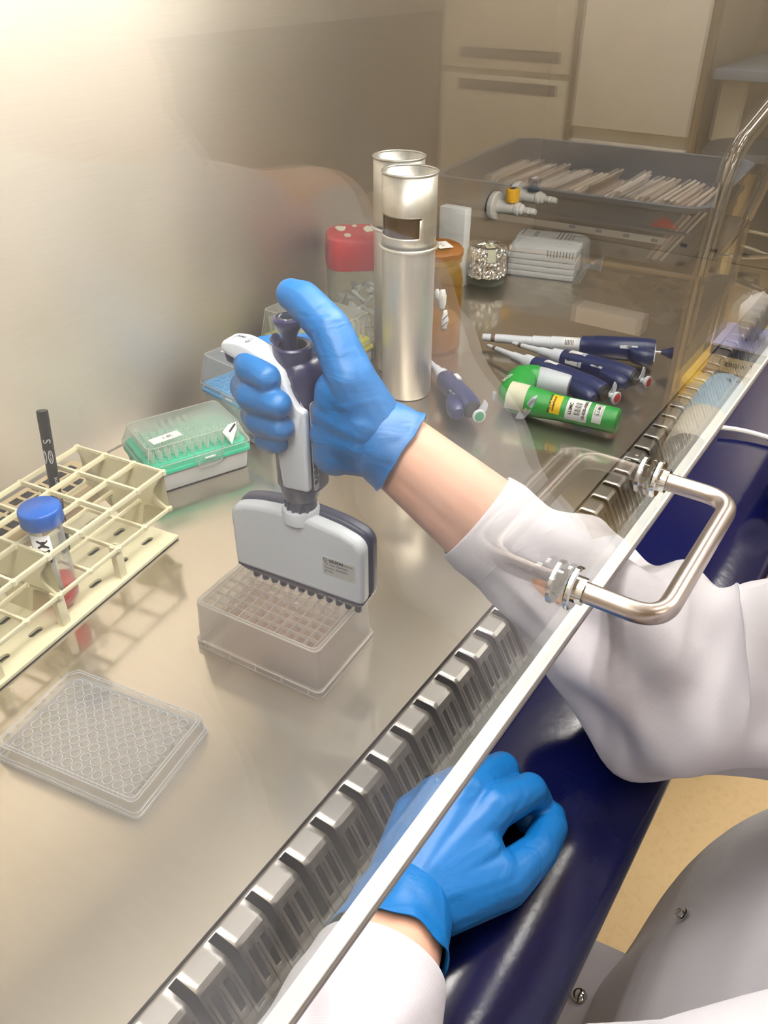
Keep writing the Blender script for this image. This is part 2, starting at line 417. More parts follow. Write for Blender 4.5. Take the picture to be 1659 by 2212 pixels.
# ------------------------------------------------------------------ front air grille
P = .0323106
def grille():
    g = thing('air_grille', 'slotted steel air grille along the front edge of the worktop', 'grille', (.5, -.04, -.045))
    prof = [(-.0005, 0), (-.0025, .0), (-.0165, 0), (-.0195, -.002), (-.0225, -.0075), (-.0345, -.0300), (-.0385, -.0375), (-.0405, -.040), (-.0640, -.042), (-.0680, -.0395), (-.0700, -.008)]
    bm = B(); cache = {}
    def V(i, x):
        k = (i, round(x, 5))
        if k not in cache: cache[k] = bm.verts.new((x-.5, prof[i][0]+.04, prof[i][1]+.045))
        return cache[k]
    xs = []
    k0, k1 = -11, 47
    for k in range(k0, k1):
        xs += [k*P-.0034, k*P+.0034, k*P+.0084, k*P+.0134, k*P+.0189, k*P+.0239]
    xs.append(k1*P-.0034)
    for j in range(len(xs)-1):
        kind = j % 6   # 0: wide slot, 2 and 4: short slits
        for i in range(7):
            if kind == 0 and 1 <= i <= 5: continue
            if kind in (2, 4) and i == 4: continue
            bm.faces.new((V(i, xs[j]), V(i, xs[j+1]), V(i+1, xs[j+1]), V(i+1, xs[j])))
    bm2 = B(); V2 = [[bm2.verts.new((x-.5, y+.04, z+.045)) for y, z in prof[7:]] for x in (X0+.02, X1-.005)]
    for a, b in zip(range(len(prof)-8), range(1, len(prof)-7)): bm2.faces.new((V2[0][a], V2[1][a], V2[1][b], V2[0][b]))
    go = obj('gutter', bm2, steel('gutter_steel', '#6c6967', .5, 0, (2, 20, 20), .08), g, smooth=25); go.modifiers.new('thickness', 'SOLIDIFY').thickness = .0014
    # embossed ridges down the face and across the gutter
    ob = obj('grille_sheet', bm, M['grille_steel'], g, smooth=25)
    md = ob.modifiers.new('thickness', 'SOLIDIFY'); md.thickness = .0014; md.offset = 0
    bm = B()
    for k in range(k0, k1):
        for dx in (.0058, .0161, .0264):
            x = k*P+dx-.5
            tube(bm, [(x, -.0235+.04, -.0085+.0455), (x, -.0396+.04, -.0385+.0455), (x+.0002, -.0425+.04, -.0403+.0457), (x+.001, -.063+.04, -.0418+.0457)], .0005, 5)
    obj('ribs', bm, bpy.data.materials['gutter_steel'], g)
    bm = B(); box(bm, (0.06, .0, -.016), (X1-X0-.02, .08, .004)); obj('plenum_floor', bm, M['dark'], g)
grille()
# armrest
def armrest():
    pts = round_poly([(-.192, -.030), (-.0715, -.030), (-.0715, .003), (-.150, .006), (-.192, -.010)], [.008, .004, .006, .04, .012], 6)
    bm = B(); rs = [[Vector((x, y, z)) for y, z in pts] for x in [X0+.0+(X1-X0)*i/40 for i in range(41)]]
    rings(bm, rs)
    o = obj('armrest', bm, M['armrest'], smooth=40)
    return tag(o, 'long glossy navy blue padded armrest in front of the grille', 'armrest')
armrest()
# ------------------------------------------------------------------ sash window with handle
sw = thing('sash_window', 'clear sliding front glass with an aluminium bottom edge and a steel handle', 'window', (.6, -.126, .17))
bm = B(); box(bm, (cx-.6, 0, .245), (X1-X0-.004, .006, .478)); obj('glass_pane', bm, M['pane'], sw)
bm = B()
pr = [(-.0034, .0042), (-.0045, .0036), (-.0045, .0004), (-.0040, 0), (.0040, 0), (.0045, .0004), (.0045, .0036), (.0034, .0042)]
rings(bm, [[Vector((x, y, z)) for y, z in pr] for x in (X0-.6, X1-.6)]); obj('bottom_trim', bm, plastic('dim_reflection_grey', '#857f7c', .5, .04), sw)  # matt grey paints in the dim room reflected by the metal trim
bm = B(); box(bm, (cx-.6, 0, .0051), (X1-X0-.002, .0076, .0017), bev=.0005); obj('white_edge', bm, M['white_plastic'], sw)  # white strip paints the bright top edge of the trim
HX1, HX2, HZ, HL = .3325, .2035, .2155, .047
bm = B(); yg = -.0035
pp = bend([(HX1-.6, yg, HZ-.17), (HX1-.6, yg-HL, HZ-.17), (HX2-.6, yg-HL, HZ-.17), (HX2-.6, yg, HZ-.17)], .017, 10)
tube(bm, pp, .0057, 20); hd = obj('handle', bm, M['satin_steel'], sw, smooth=60)
for hx in (HX1, HX2):
    for side in (-1, 1):
        bm = B(); lathe(bm, [(.0, 0), (.0112, 0), (.0122, .0008), (.0122, .0028), (.0112, .0036), (0, .0036)], 32, along((hx-.6, side*.0031, HZ-.17), (0, side, 0)), False, False)
        obj('mounting_disc', bm, M['chrome'], hd)
    bm = B(); lathe(bm, [(.0, 0), (.0075, 0), (.0075, .0045), (0, .0045)], 24, along((hx-.6, -.0066, HZ-.17), (0, -1, 0)), False, False)
    obj('handle_collar', bm, M['chrome'], hd)

# ------------------------------------------------------------------ 50 ml tube rack, tube, marker, perforated tray
TH = math.radians(8.08); RK = Vector((.3040, .3140, 0))
def rkw(e, w, z): return RK + Vector((math.cos(TH)*e-math.sin(TH)*w, math.sin(TH)*e+math.cos(TH)*w, z))
CELL = .0366; NC = 8; RL = CELL*NC; RD = .1075; RW = RD/3
def rack():
    r = thing('tube_rack', 'cream plastic grid rack for conical tubes at the left edge', 'rack', RK, TH)
    def grid(z, h, th, x1=0):
        bm = B()
        for i in range(4): box(bm, (-RL/2, i*RW, z), (RL+th, th, h), bev=.0006)
        for i in range(NC+1): box(bm, (-i*CELL, RD/2, z+.0002), (th, RD+th, h), bev=.0006)
        # small fillets where the bars cross
        for i in range(NC+1):
            for j in range(4): lathe(bm, [(.0030, -h/2+.0004), (.0030, h/2-.0002)], 8, Matrix.Translation((-i*CELL, j*RW, z)))
        return bm
    obj('top_grid', grid(.0780, .0050, .0026), M['cream'], r)
    obj('middle_grid', grid(.0365, .0040, .0024), M['cream'], r)
    # base plate with oblong holes
    bm = B(); hl, hw = .0072, .0034
    xs = [0.002]
    for i in range(NC): c = -(i+.5)*CELL-.0015; xs += [c+hl, c-hl]
    xs.append(-RL-.002); xs.sort()
    ys = [-.004]
    for j in range(3): c = RW*(j+.5); ys += [c-hw, c+hw]
    ys.append(RD+.004)
    vt = {}
    def V(x, y, z):
        k = (round(x, 5), round(y, 5), z)
        if k not in vt: vt[k] = bm.verts.new((x, y, z))
        return vt[k]
    za, zb = .0012, .0040
    holes = set()
    for i in range(len(xs)-1):
        for j in range(len(ys)-1):
            if i % 2 == 1 and j % 2 == 1: holes.add((i, j)); continue
            for z in (za, zb): bm.faces.new([V(xs[i], ys[j], z), V(xs[i+1], ys[j], z), V(xs[i+1], ys[j+1], z), V(xs[i], ys[j+1], z)])
    for (i, j) in holes:
        a, b, c, d = xs[i], xs[i+1], ys[j], ys[j+1]; rr = hw; yc = (c+d)/2; n = 6
        q = [(a, c), (b, c), (b, d), (a, d)]
        # fill the corners so the hole has round ends
        for sx, xe in ((-1, a), (1, b)):
            arc = [(xe+sx*(-rr)+sx*rr*math.cos(t), yc+rr*math.sin(t)) for t in [-PI/2+PI*m/(2*n) for m in range(2*n+1)]]
            for z in (za, zb):
                cen = [V(xe, c, z)] + [V(x, y, z) for x, y in arc[:n+1]]
                for m in range(1, len(cen)-1):
                    try: bm.faces.new((cen[0], cen[m], cen[m+1]))
                    except ValueError: pass
                cen = [V(xe, d, z)] + [V(x, y, z) for x, y in arc[n:]]
                for m in range(1, len(cen)-1):
                    try: bm.faces.new((cen[0], cen[m], cen[m+1]))
                    except ValueError: pass
            for m in range(2*n):
                try: bm.faces.new((V(*arc[m], za), V(*arc[m+1], za), V(*arc[m+1], zb), V(*arc[m], zb)))
                except ValueError: pass
        for y in (c, d):
            p0, p1 = a+rr, b-rr
            bm.faces.new((V(p0, y, za), V(p1, y, za), V(p1, y, zb), V(p0, y, zb)))
    for a, b in (((xs[0], ys[0]), (xs[-1], ys[0])), ((xs[0], ys[-1]), (xs[-1], ys[-1])), ((xs[0], ys[0]), (xs[0], ys[-1])), ((xs[-1], ys[0]), (xs[-1], ys[-1]))):
        bm.faces.new([bm.verts.new((a[0], a[1], za)), bm.verts.new((b[0], b[1], za)), bm.verts.new((b[0], b[1], zb)), bm.verts.new((a[0], a[1], zb))])
    bmesh.ops.remove_doubles(bm, verts=bm.verts, dist=1e-6)
    obj('base_plate', bm, M['cream'], r)
    def end_panel(x):
        pts = round_poly([(0, .0790), (.0005, .0740), (.0150, .0560), (.0165, .0460), (.004, .0385), (0, .0370), (.004, .0350), (.030, .0345), (.040, .004), (.067, .004), (.077, .0345), (.1035, .035), (.1075, .037), (.1035, .0385), (.091, .046), (.0925, .056), (.107, .074), (.1075, .079)], [0, .004, .006, .005, .003, 0, 0, .005, .002, .002, .005, 0, 0, .003, .005, .006, .004, 0], 4)
        bm = B(); prism(bm, pts, -.0012, .0012, Matrix(((0, 0, 1, x), (1, 0, 0, 0), (0, 1, 0, 0), (0, 0, 0, 1))))
        return bm
    obj('end_panel', end_panel(-.0005), M['cream'], r)
    obj('divider_panel', end_panel(-4*CELL), M['cream'], r)
    obj('end_panel', end_panel(-RL), M['cream'], r)
    for k in (2, 4, 6):
        for w in (.0015, RD-.0015):
            bm = B(); box(bm, (-k*CELL, w, .0215), (.0085, .0026, .035), bev=.0006); box(bm, (-k*CELL+.003, w+.003, .0215), (.002, .006, .035)); box(bm, (-k*CELL-.003, w+.003, .0215), (.002, .006, .035))
            obj('post', bm, M['cream'], r)
rack()
def conical():
    t = thing('conical_tube', 'clear conical tube with blue screw cap and red liquid standing in the cream rack', 'tube', rkw(-.1295, .0165, .0045))
    bm = B(); prof = [(.0005, 0), (.0030, .0005), (.0132, .0150), (.0136, .018), (.0140, .100), (.0130, .100), (.0126, .019), (.0118, .0150), (.0020, .0016), (.0003, .0013)]
    lathe(bm, prof, 40, None, False, False); obj('tube_wall', bm, M['tube_clear'], t)
    bm = B(); lathe(bm, [(.0003, .0015), (.002, .0018), (.0115, .0148), (.0124, .0190), (.0126, .0330), (0.0003, .0330)], 40, None, False, False); obj('liquid', bm, M['red_liquid'], t)
    bm = B(); pf = []
    n = 120
    rs = []
    for z, r0, kn in ((.0935, .0168, 0), (.0945, .0172, 1), (.1060, .0172, 1), (.1075, .0170, 0), (.1085, .0160, 0), (.1085, .0020, 0), (.1088, .0012, 0)):
        rs.append([Vector(((r0+(.00035 if kn and k % 2 else 0))*math.cos(2*PI*k/n), (r0+(.00035 if kn and k % 2 else 0))*math.sin(2*PI*k/n), z)) for k in range(n)])
    rings(bm, rs); obj('screw_cap', bm, M['blue_cap'], t, smooth=50)
    # curved label on the wall towards the camera
    a0 = math.radians(212); bm = B(); da = .62; R = .01425
    for z0, z1 in ((.024, .088),):
        V = [[bm.verts.new((R*math.cos(a0-da+2*da*i/16), R*math.sin(a0-da+2*da*i/16), z)) for i in range(17)] for z in (z0, z1)]
        for i in range(16): bm.faces.new((V[0][i], V[0][i+1], V[1][i+1], V[1][i]))
    lb = obj('label', bm, M['white_label'], t, smooth=80)
    md = lb.modifiers.new('t', 'SOLIDIFY'); md.thickness = .0002
    tw = text('lettering', 'MED', .0125, M['ink'], lb, Matrix(), .0001, 'CENTER', .0003)
    for v in tw.data.vertices:   # lettering runs down the tube and follows its curve
        h, w = v.co.x, v.co.y
        a = a0 + w/R*1.0 + .1
        v.co = Vector(((R+.0003)*math.cos(a), (R+.0003)*math.sin(a), .072-h))
conical()
def marker():
    top, bot = rkw(-.0435, .0900, .1440), rkw(-.0690, .0770, .0045)
    d = (top-bot); L = d.length
    q = d.to_track_quat('Z', 'Y')
    t = link('marker_pen', None, None, bot); t.rotation_mode = 'QUATERNION'; t.rotation_quaternion = q
    tag(t, 'black permanent marker pen standing in the back row of the cream rack', 'marker')
    s = L/.140
    bm = B(); lathe(bm, [(.0035, 0), (.0042, .001), (.0048, .010), (.0050, .012), (.0051, .128*s), (.0048, .128*s)], 28); obj('barrel', bm, M['black'], t)
    bm = B(); n = 36; rs = []
    for z, r0, kn in ((.128*s, .0050, 0), (.1285*s, .0052, 1), (.1395*s, .0051, 1), (.140*s, .0046, 0)):
        rs.append([Vector(((r0-(.0004 if kn and k % 2 else 0))*math.cos(2*PI*k/n), (r0-(.0004 if kn and k % 2 else 0))*math.sin(2*PI*k/n), z)) for k in range(n)])
    rings(bm, rs); obj('end_plug', bm, M['black'], t, smooth=20)
    cdir = q.inverted() @ (Vector(cam.location)-bot); ang = math.atan2(cdir.y, cdir.x)
    def wrap(name, s_, size, z0, da, rot=True, bold=0):
        o = text(name, s_, size, M['white_ink'], t, Matrix(), .00005, 'LEFT' if rot else 'CENTER', bold)
        for v in o.data.vertices:
            h, w = v.co.x, v.co.y
            if rot: a = ang+da+w/.0051*-1; z = z0+h
            else: a = ang+da+h/.0051; z = z0+w
            v.co = Vector((.00522*math.cos(a), .00522*math.sin(a), z))
    wrap('lettering', 'STAEDTLER permanent', .0058, .022, .35)
    wrap('lettering', 'Lumocolor', .0062, .030, -.45)
    wrap('lettering', 'S', .0095, .112, .0)
    for da in (.15, -.95):
        bm = B(); pts = []
        for k in range(29):
            a = 2*PI*k/28; pts.append(Vector((.00522*math.cos(ang+da+.36*math.cos(a)), .00522*math.sin(ang+da+.36*math.cos(a)), .099+.0062*math.sin(a))))
        tube(bm, pts, .0003, 5, False); obj('oval_mark', bm, M['white_ink'], t)
        wrap('lettering', 'DRY SAFE', .0022, .0945, da)
marker()
def perforated_tray():
    t = thing('perforated_tray', 'low tan tray with rows of square black holes lying behind the cream rack', 'tray', (.215, .4640, 0), math.radians(6))
    bm = B(); rings(bm, [rrect(.235, .052, .006, 0), rrect(.240, .056, .006, .012), rrect(.240, .056, .006, .014)]); obj('tray_body', bm, plastic('tan_plastic', '#c9b48e', .5), t)
    for j in range(3):
        for i in range(15):
            bm = B(); box(bm, (-.105+.015*i, -.015+.015*j, .0142), (.0105, .0105, .0008), bev=.0002); obj('square_hole', bm, M['dark'], t)
perforated_tray()

# ------------------------------------------------------------------ boxes of pipette tips
def tip_box(name, label, loc, rz, L, W, hb, hf, hl, ins, lid, tips=None, tipgroup=None, taper=.006, label_card=None, latches=()):
    """L along local x, W along local y, centre at the origin; base up to hb, coloured insert to hf, lid to hl"""
    t = thing(name, label, 'box', loc, rz)
    bm = B(); rings(bm, [rrect(L-.010, W-.010, .004, 0), rrect(L-.009, W-.009, .005, .0015), rrect(L-.004, W-.004, .006, hb)]); obj('base', bm, M['white_plastic'], t)
    bm = B(); rings(bm, [rrect(L-.004, W-.004, .006, hb), rrect(L, W, .006, hb+.001), rrect(L, W, .006, hb+.004), rrect(L-.006, W-.006, .006, hb+.0045), rrect(L-.007, W-.007, .006, hf)], True, True)
    io = obj('insert', bm, ins, t)
    bm = B()
    for i in range(12):
        for j in range(8): lathe(bm, [(.0026, 0), (.0036, .0001), (.0036, .0012), (.0025, .0012), (.0020, .0003)], 10, Matrix.Translation(((i-5.5)*.009*(L/.122), (j-3.5)*.009*(W/.084), hf)), False, False)
    obj('collars', bm, ins, io)
    # lid: thin open shell with a flared lower rim
    bm = B(); o1 = [rrect(L+.001, W+.001, .007, hb+.0045), rrect(L+.001, W+.001, .007, hb+.012), rrect(L-.001, W-.001, .007, hb+.0125), rrect(L-taper*2+.001, W-taper*2+.001, .007, hl-.003), rrect(L-taper*2-.002, W-taper*2-.002, .006, hl-.0006), rrect(L-taper*2-.006, W-taper*2-.006, .005, hl)]
    rings(bm, o1, False, True); lo = obj('lid', bm, lid, t)
    # bright moulded edges of the lid
    bm = B()
    for zz, ww in ((hb+.0125, 0), (hl-.0008, taper*2+.001)):
        R = rrect(L+.0012-ww, W+.0012-ww, .007, zz); tube(bm, R+[R[0]], .0005, 5, False)
    for sx in (-1, 1):
        for sy in (-1, 1):
            tube(bm, [(sx*(L/2-.0018), sy*(W/2-.0018), hb+.0125), (sx*(L/2-taper-.0018), sy*(W/2-taper-.0018), hl-.001)], .0005, 5, False)
    obj('lid_edges', bm, M['block_rim'], lo)
    for (side, off) in latches:
        bm = B(); ln = W if side in 'LR' else L
        pts = bend([(-.017, 0, .012), (-.013, .0005, -.006), (.013, .0005, -.006), (.017, 0, .012)], .004, 4)
        dd = {'F': (0, -1), 'B': (0, 1), 'L': (-1, 0), 'R': (1, 0)}[side]
        base = Vector((dd[0]*(L/2+.0012), dd[1]*(W/2+.0012), hb+.004)); tx = Vector((-dd[1], dd[0], 0)); nn = Vector((dd[0], dd[1], 0))
        tube(bm, [base+tx*(p[0]+off)+nn*p[1]+Vector((0, 0, p[2])) for p in pts], .0011, 6)
        box(bm, base+tx*off+nn*.0006+Vector((0, 0, .002)), (.026 if dd[0] == 0 else .0016, .0016 if dd[0] == 0 else .026, .013))
        lt = obj('latch', bm, M['frost_lid'], t)
        bm = B(); box(bm, base+tx*off+nn*.002+Vector((0, 0, .0045)), (.012 if dd[0] == 0 else .0012, .0012 if dd[0] == 0 else .012, .0022), bev=.0004); obj('latch_tab', bm, M['white_label'], lt)
    return t
def tips_in(t, L, W, hf, h, group, label, rr=.0026, rows=8):
    proto = None
    for i in range(12):
        for j in range(rows):
            p = t.matrix_basis @ Vector(((i-5.5)*.009*(L/.122), (j-3.5)*.009*(W/.084), hf+.0003))
            if proto is None:
                bm = B(); lathe(bm, [(.0012, 0), (rr*.85, h*.4), (rr, h), (rr*.8, h)], 8, None, True, False); o = obj('pipette_tip', bm, M['tip']); proto = o
            else: o = proto.copy(); col.objects.link(o)
            o.location = p; tag(o, label, 'pipette tip', group)
teal = tip_box('tip_box', 'white tip box with a teal insert and a frosted lid, lowest of the three', (.3987+.0135, .3944+.0165-.008, .0012), math.radians(-22), .121, .084, .022, .034, .0545, M['teal'], M['frost_lid'], latches=(('F', .010),), taper=.007)
bpy.context.view_layer.update()
tips_in(teal, .121, .084, .034, .013, 'tips in the teal box', 'pale pipette tip standing upright in the teal box under its frosted lid')
blue = tip_box('tip_box', 'white tip box with a light blue insert and frosted lid, behind the gripped handle', (.5330, .3960, .0012), math.radians(-97.5), .128, .086, .042, .0530, .0905, M['blue_insert'], M['frost_blue'], latches=(('F', -.004),), taper=.0065)
yel = tip_box('tip_box', 'white tip box with a yellow insert and clear lid, behind the raised thumb', (.6720, .4180, .0012), math.radians(-92), .128, .086, .050, .0640, .1005, M['yellow_insert'], M['frost_lid'], taper=.0055)
bpy.context.view_layer.update()
tips_in(yel, .128, .086, .064, .026, 'tips in the yellow box', 'pale pipette tip standing upright in the yellow box under its clear lid')
def card(parent, name, c, sx, sy, rz, mat, lines=(), nrm=(0, 0, 1), xdir=(1, 0, 0), th=.0003):
    z = Vector(nrm).normalized(); x = (Vector(xdir)-z*Vector(xdir).dot(z)).normalized(); y = z.cross(x)
    x2 = x*math.cos(rz)+y*math.sin(rz); y2 = z.cross(x2)
    m4 = Matrix.Translation(c) @ Matrix((x2, y2, z)).transposed().to_4x4()
    bm = B(); box(bm, (0, 0, th/2), (sx, sy, th)); xform(bm.verts, m4); o = obj(name, bm, mat, parent, smooth=0)
    for s, size, px, py, mt in lines:
        text('lettering', s, size, mt, o, m4 @ Matrix.Translation((px, py, th+.0001)), .00005)
    return o
card(teal, 'label', (-.028, -.020, .0546), .034, .013, 0.12, M['white_label'], [('1-8L', .007, .002, 0, M['ink'])])
card(blue, 'label', (-.030, -.010, .0906), .036, .012, -.35+.5, M['white_label'], [('L1 80', .008, .002, 0, M['ink'])])
def torn(parent, pts, c, mat, nrm, xdir, marks=()):
    z = Vector(nrm).normalized(); x = (Vector(xdir)-z*Vector(xdir).dot(z)).normalized(); y = z.cross(x)
    m4 = Matrix.Translation(c) @ Matrix((x, y, z)).transposed().to_4x4()
    bm = B(); prism(bm, pts, 0, .0003, m4); o = obj('torn_tape', bm, mat, parent, smooth=0)
    for a, b, w in marks:
        d = Vector((b[0]-a[0], b[1]-a[1], 0)); bm = B(); box(bm, (0, 0, 0), (d.length, w, .0002), Matrix.Rotation(math.atan2(d.y, d.x), 3, 'Z'))
        xform(bm.verts, m4 @ Matrix.Translation(((a[0]+b[0])/2, (a[1]+b[1])/2, .0004))); obj('ink_mark', bm, M['ink'], o)
torn(teal, [(-.013, .004), (-.004, .010), (.006, .011), (.004, .003), (-.001, -.003), (-.006, -.012), (-.007, -.004)], (.043, -.0385, .0475), M['white_label'], (0, -.9, .45), (1, 0, 0), [((-.005, .002), (.004, .009), .0022)])
torn(blue, [(-.014, .004), (-.010, .008), (.004, .007), (.014, .010), (.013, -.006), (.002, -.004), (-.008, -.002)], (-.025, .018, .0906), M['tape'], (0, 0, 1), (0, 1, .0), [((-.012, .004), (-.006, .0), .0022)])
torn(yel, [(-.010, .004), (-.006, .008), (.008, .006), (.011, -.004), (-.002, -.005)], (-.045, .0, .1006), M['tape'], (0, 0, 1), (1, 0, 0))
text('lettering', '1000', .009, M['ink'], blue, basis((.030, -.0424, .012), (1, 0, 0), (0, 0, 1)), .0001)

# ------------------------------------------------------------------ canisters and jars
def canister(loc, label, hole=True):
    t = thing('pipette_canister', label, 'canister', loc, 0, None)
    R = .0322
    bm = B(); lathe(bm, [(.0280, 0), (R-.0015, .001), (R, .004), (R, .2000), (R-.0008, .2000), (R-.0008, .003), (.0, .003)], 56, None, True, False); obj('body', bm, M['alu'], t)
    bm = B(); pts = [Vector(((R+.0022)*math.cos(2*PI*k/56), (R+.0022)*math.sin(2*PI*k/56), .1950)) for k in range(57)]
    tube(bm, pts, .0021, 10, False); obj('joint_ring', bm, M['alu'], t, smooth=80)
    r2 = R+.0002
    # upper sleeve with a window cut in it
    bm = B(); n = 72; zs = [.1960, .2080, .2100, .2120, .2310, .2330, .2350, .2785]
    ca = math.atan2(cam.location.y-loc[1], cam.location.x-loc[0])
    V = {}
    for i, z in enumerate(zs):
        for k in range(n):
            V[i, k] = bm.verts.new(((r2)*math.cos(2*PI*k/n), r2*math.sin(2*PI*k/n), z))
    for i in range(len(zs)-1):
        for k in range(n):
            a = (2*PI*(k+.5)/n-ca+PI) % (2*PI)-PI
            if hole and 2 <= i <= 4 and -1.75 < a < .42-(.05 if i == 2 else 0)+.03*(i == 4): continue
            bm.faces.new((V[i, k], V[i, (k+1) % n], V[i+1, (k+1) % n], V[i+1, k]))
    bmesh.ops.delete(bm, geom=[v for v in bm.verts if not v.link_faces], context='VERTS')
    so = obj('upper_sleeve', bm, M['alu'], t); md = so.modifiers.new('t', 'SOLIDIFY'); md.thickness = .0009; md.offset = -1
    bm = B(); pts = [Vector(((r2)*math.cos(2*PI*k/56), r2*math.sin(2*PI*k/56), .2790)) for k in range(57)]
    tube(bm, pts, .0013, 8, False); obj('rolled_rim', bm, M['alu'], t, smooth=80)
    if hole:
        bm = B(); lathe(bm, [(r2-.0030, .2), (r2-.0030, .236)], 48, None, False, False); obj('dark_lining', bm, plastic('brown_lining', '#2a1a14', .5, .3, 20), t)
canister((.7140, .3030, .0003), 'front aluminium pipette canister with a dark slot in its upper sleeve')
canister((.7760, .3590, .0003), 'rear aluminium pipette canister half hidden behind the front one', False)
def red_jar():
    t = thing('storage_jar', 'square glass jar with a worn red lid full of white pieces', 'jar', (.8000, .4460, 0), math.radians(40))
    bm = B(); o1 = [(.074, .010, 0), (.080, .016, .002), (.082, .018, .006), (.082, .018, .112), (.078, .018, .120), (.072, .02, .128)]
    i1 = [(.068, .02, .128), (.074, .018, .119), (.078, .018, .112), (.078, .018, .006), (.07, .014, .004)]
    rings(bm, [rrect(w, w, r, z) for w, r, z in o1+i1], True, True); obj('glass_body', bm, M['jar_glass'], t)
    bm = B(); rings(bm, [rrect(.082, .082, .024, .126), rrect(.085, .085, .026, .129), rrect(.083, .083, .026, .160), rrect(.079, .079, .024, .166), rrect(.070, .070, .02, .1685), rrect(.03, .03, .01, .169)]); lid = obj('lid', bm, M['red_lid'], t)
    for (x, y, s, r) in ((-.020, .012, .008, .3), (.014, .020, .011, 1.0), (.006, -.018, .012, .6), (.024, .0, .005, .2)):
        bm = B(); pts = []
        for k in range(11):
            a = 2*PI*k/11; q = s*(.75+.4*random.random()); pts.append((x+q*math.cos(a)*1.2, y+q*math.sin(a)*.7))
        prism(bm, pts, .1684, .1696); obj('paper_scrap', bm, M['tape'], lid)
    rnd = random.Random(3); proto = None
    for k in range(26):
        if proto is None:
            bm = B(); box(bm, (0, 0, 0), (.024, .010, .004), bev=.0012); box(bm, (.006, 0, .003), (.008, .008, .004), bev=.001); o = obj('white_clip', bm, M['white_plastic']); proto = o
        else: o = proto.copy(); col.objects.link(o)
        lx, ly = rnd.uniform(-.022, .022), rnd.uniform(-.022, .022)
        a = math.radians(40)
        o.location = (.800+lx*math.cos(a)-ly*math.sin(a), .446+lx*math.sin(a)+ly*math.cos(a), .016+.0029*k)
        o.rotation_euler = (rnd.uniform(-.9, .9), rnd.uniform(-1.2, 1.2), rnd.uniform(0, 6))
        tag(o, 'translucent white plastic piece in the red lidded jar', 'plastic piece', 'white pieces in the red lidded jar')
    return t
red_jar()
def amber_jar():
    t = thing('amber_jar', 'amber glass jar with a gold lid and torn label beside the canisters', 'jar', (.8560, .3470, 0))
    pf = [(.030, 0), (.036, .002), (.038, .008), (.038, .105), (.036, .118), (.031, .128), (.0305, .138)]
    ip = [(.029, .138), (.0295, .128), (.034, .117), (.036, .105), (.036, .008), (.0, .005)]
    bm = B(); lathe(bm, pf+ip, 48, None, True, False); obj('glass_body', bm, M['amber'], t)
    bm = B(); lathe(bm, [(0.0, .006), (.034, .007), (.0355, .012), (.0355, .050), (0, .050)], 48, None, False, False); obj('liquid', bm, M['amber_liquid'], t)
    bm = B(); n = 60; rs = []
    for z, r in ((.132, .0335), (.133, .0345), (.145, .0345), (.149, .033), (.151, .028), (.1515, .01)):
        rs.append([Vector(((r+(.0005 if k % 2 else 0))*math.cos(2*PI*k/n), (r+(.0005 if k % 2 else 0))*math.sin(2*PI*k/n), z)) for k in range(n)])
    rings(bm, rs); lid = obj('lid', bm, M['foil_gold'], t)
    bm = B(); n = 40; rs = []
    for z, r in ((.140, .0362), (.147, .0366), (.1525, .032), (.155, .020), (.1555, .004)):
        rs.append([Vector(((r+.0016*noise.noise((k*.7, z*300, 2)))*math.cos(2*PI*k/n), (r+.0016*noise.noise((k*.7, z*300, 5)))*math.sin(2*PI*k/n), z+.0012*noise.noise((k*.5, r*200, 1)))) for k in range(n)])
    rings(bm, rs, False, True); obj('crinkled_cover', bm, clear('orange_film', '#c07830', .45, .8, .25, lin('#e8b880')), lid)
    ca = math.atan2(cam.location.y-.347, cam.location.x-.856)
    for (a0, z0, w, h, mk) in ((-.25, .088, .0065, .030, 0), (-.38, .058, .0055, .030, 1), (-.05, .096, .004, .016, 0)):
        bm = B(); R = .0384; V = []
        for i in range(7):
            for s in (-1, 1):
                zz = z0+h*(i/6-.5); ww = w*(1-.5*abs(i/6-.5)*2)*(1+.3*noise.noise((i, s*3, a0*9)))
                a = ca-a0+s*ww/R; V.append(bm.verts.new((R*math.cos(a), R*math.sin(a), zz)))
        for i in range(6): bm.faces.new((V[2*i], V[2*i+1], V[2*i+3], V[2*i+2]))
        lb = obj('torn_label', bm, M['white_label'], t); md = lb.modifiers.new('t', 'SOLIDIFY'); md.thickness = .0003
        if mk:
            for dz in (-.006, .004):
                bm = B(); a1, a2 = ca-a0-.1, ca-a0+.1; tube(bm, [(.0388*math.cos(a1), .0388*math.sin(a1), z0+dz-.003), (.0388*math.cos(a2), .0388*math.sin(a2), z0+dz+.004)], .0006, 5); obj('ink_mark', bm, M['ink'], lb)
    c2 = card(lid, 'label', (-.006, -.012, .1563), .030, .020, .9, M['white_label'], [('11/10', .008, 0, .001, M['ink'])])
amber_jar()
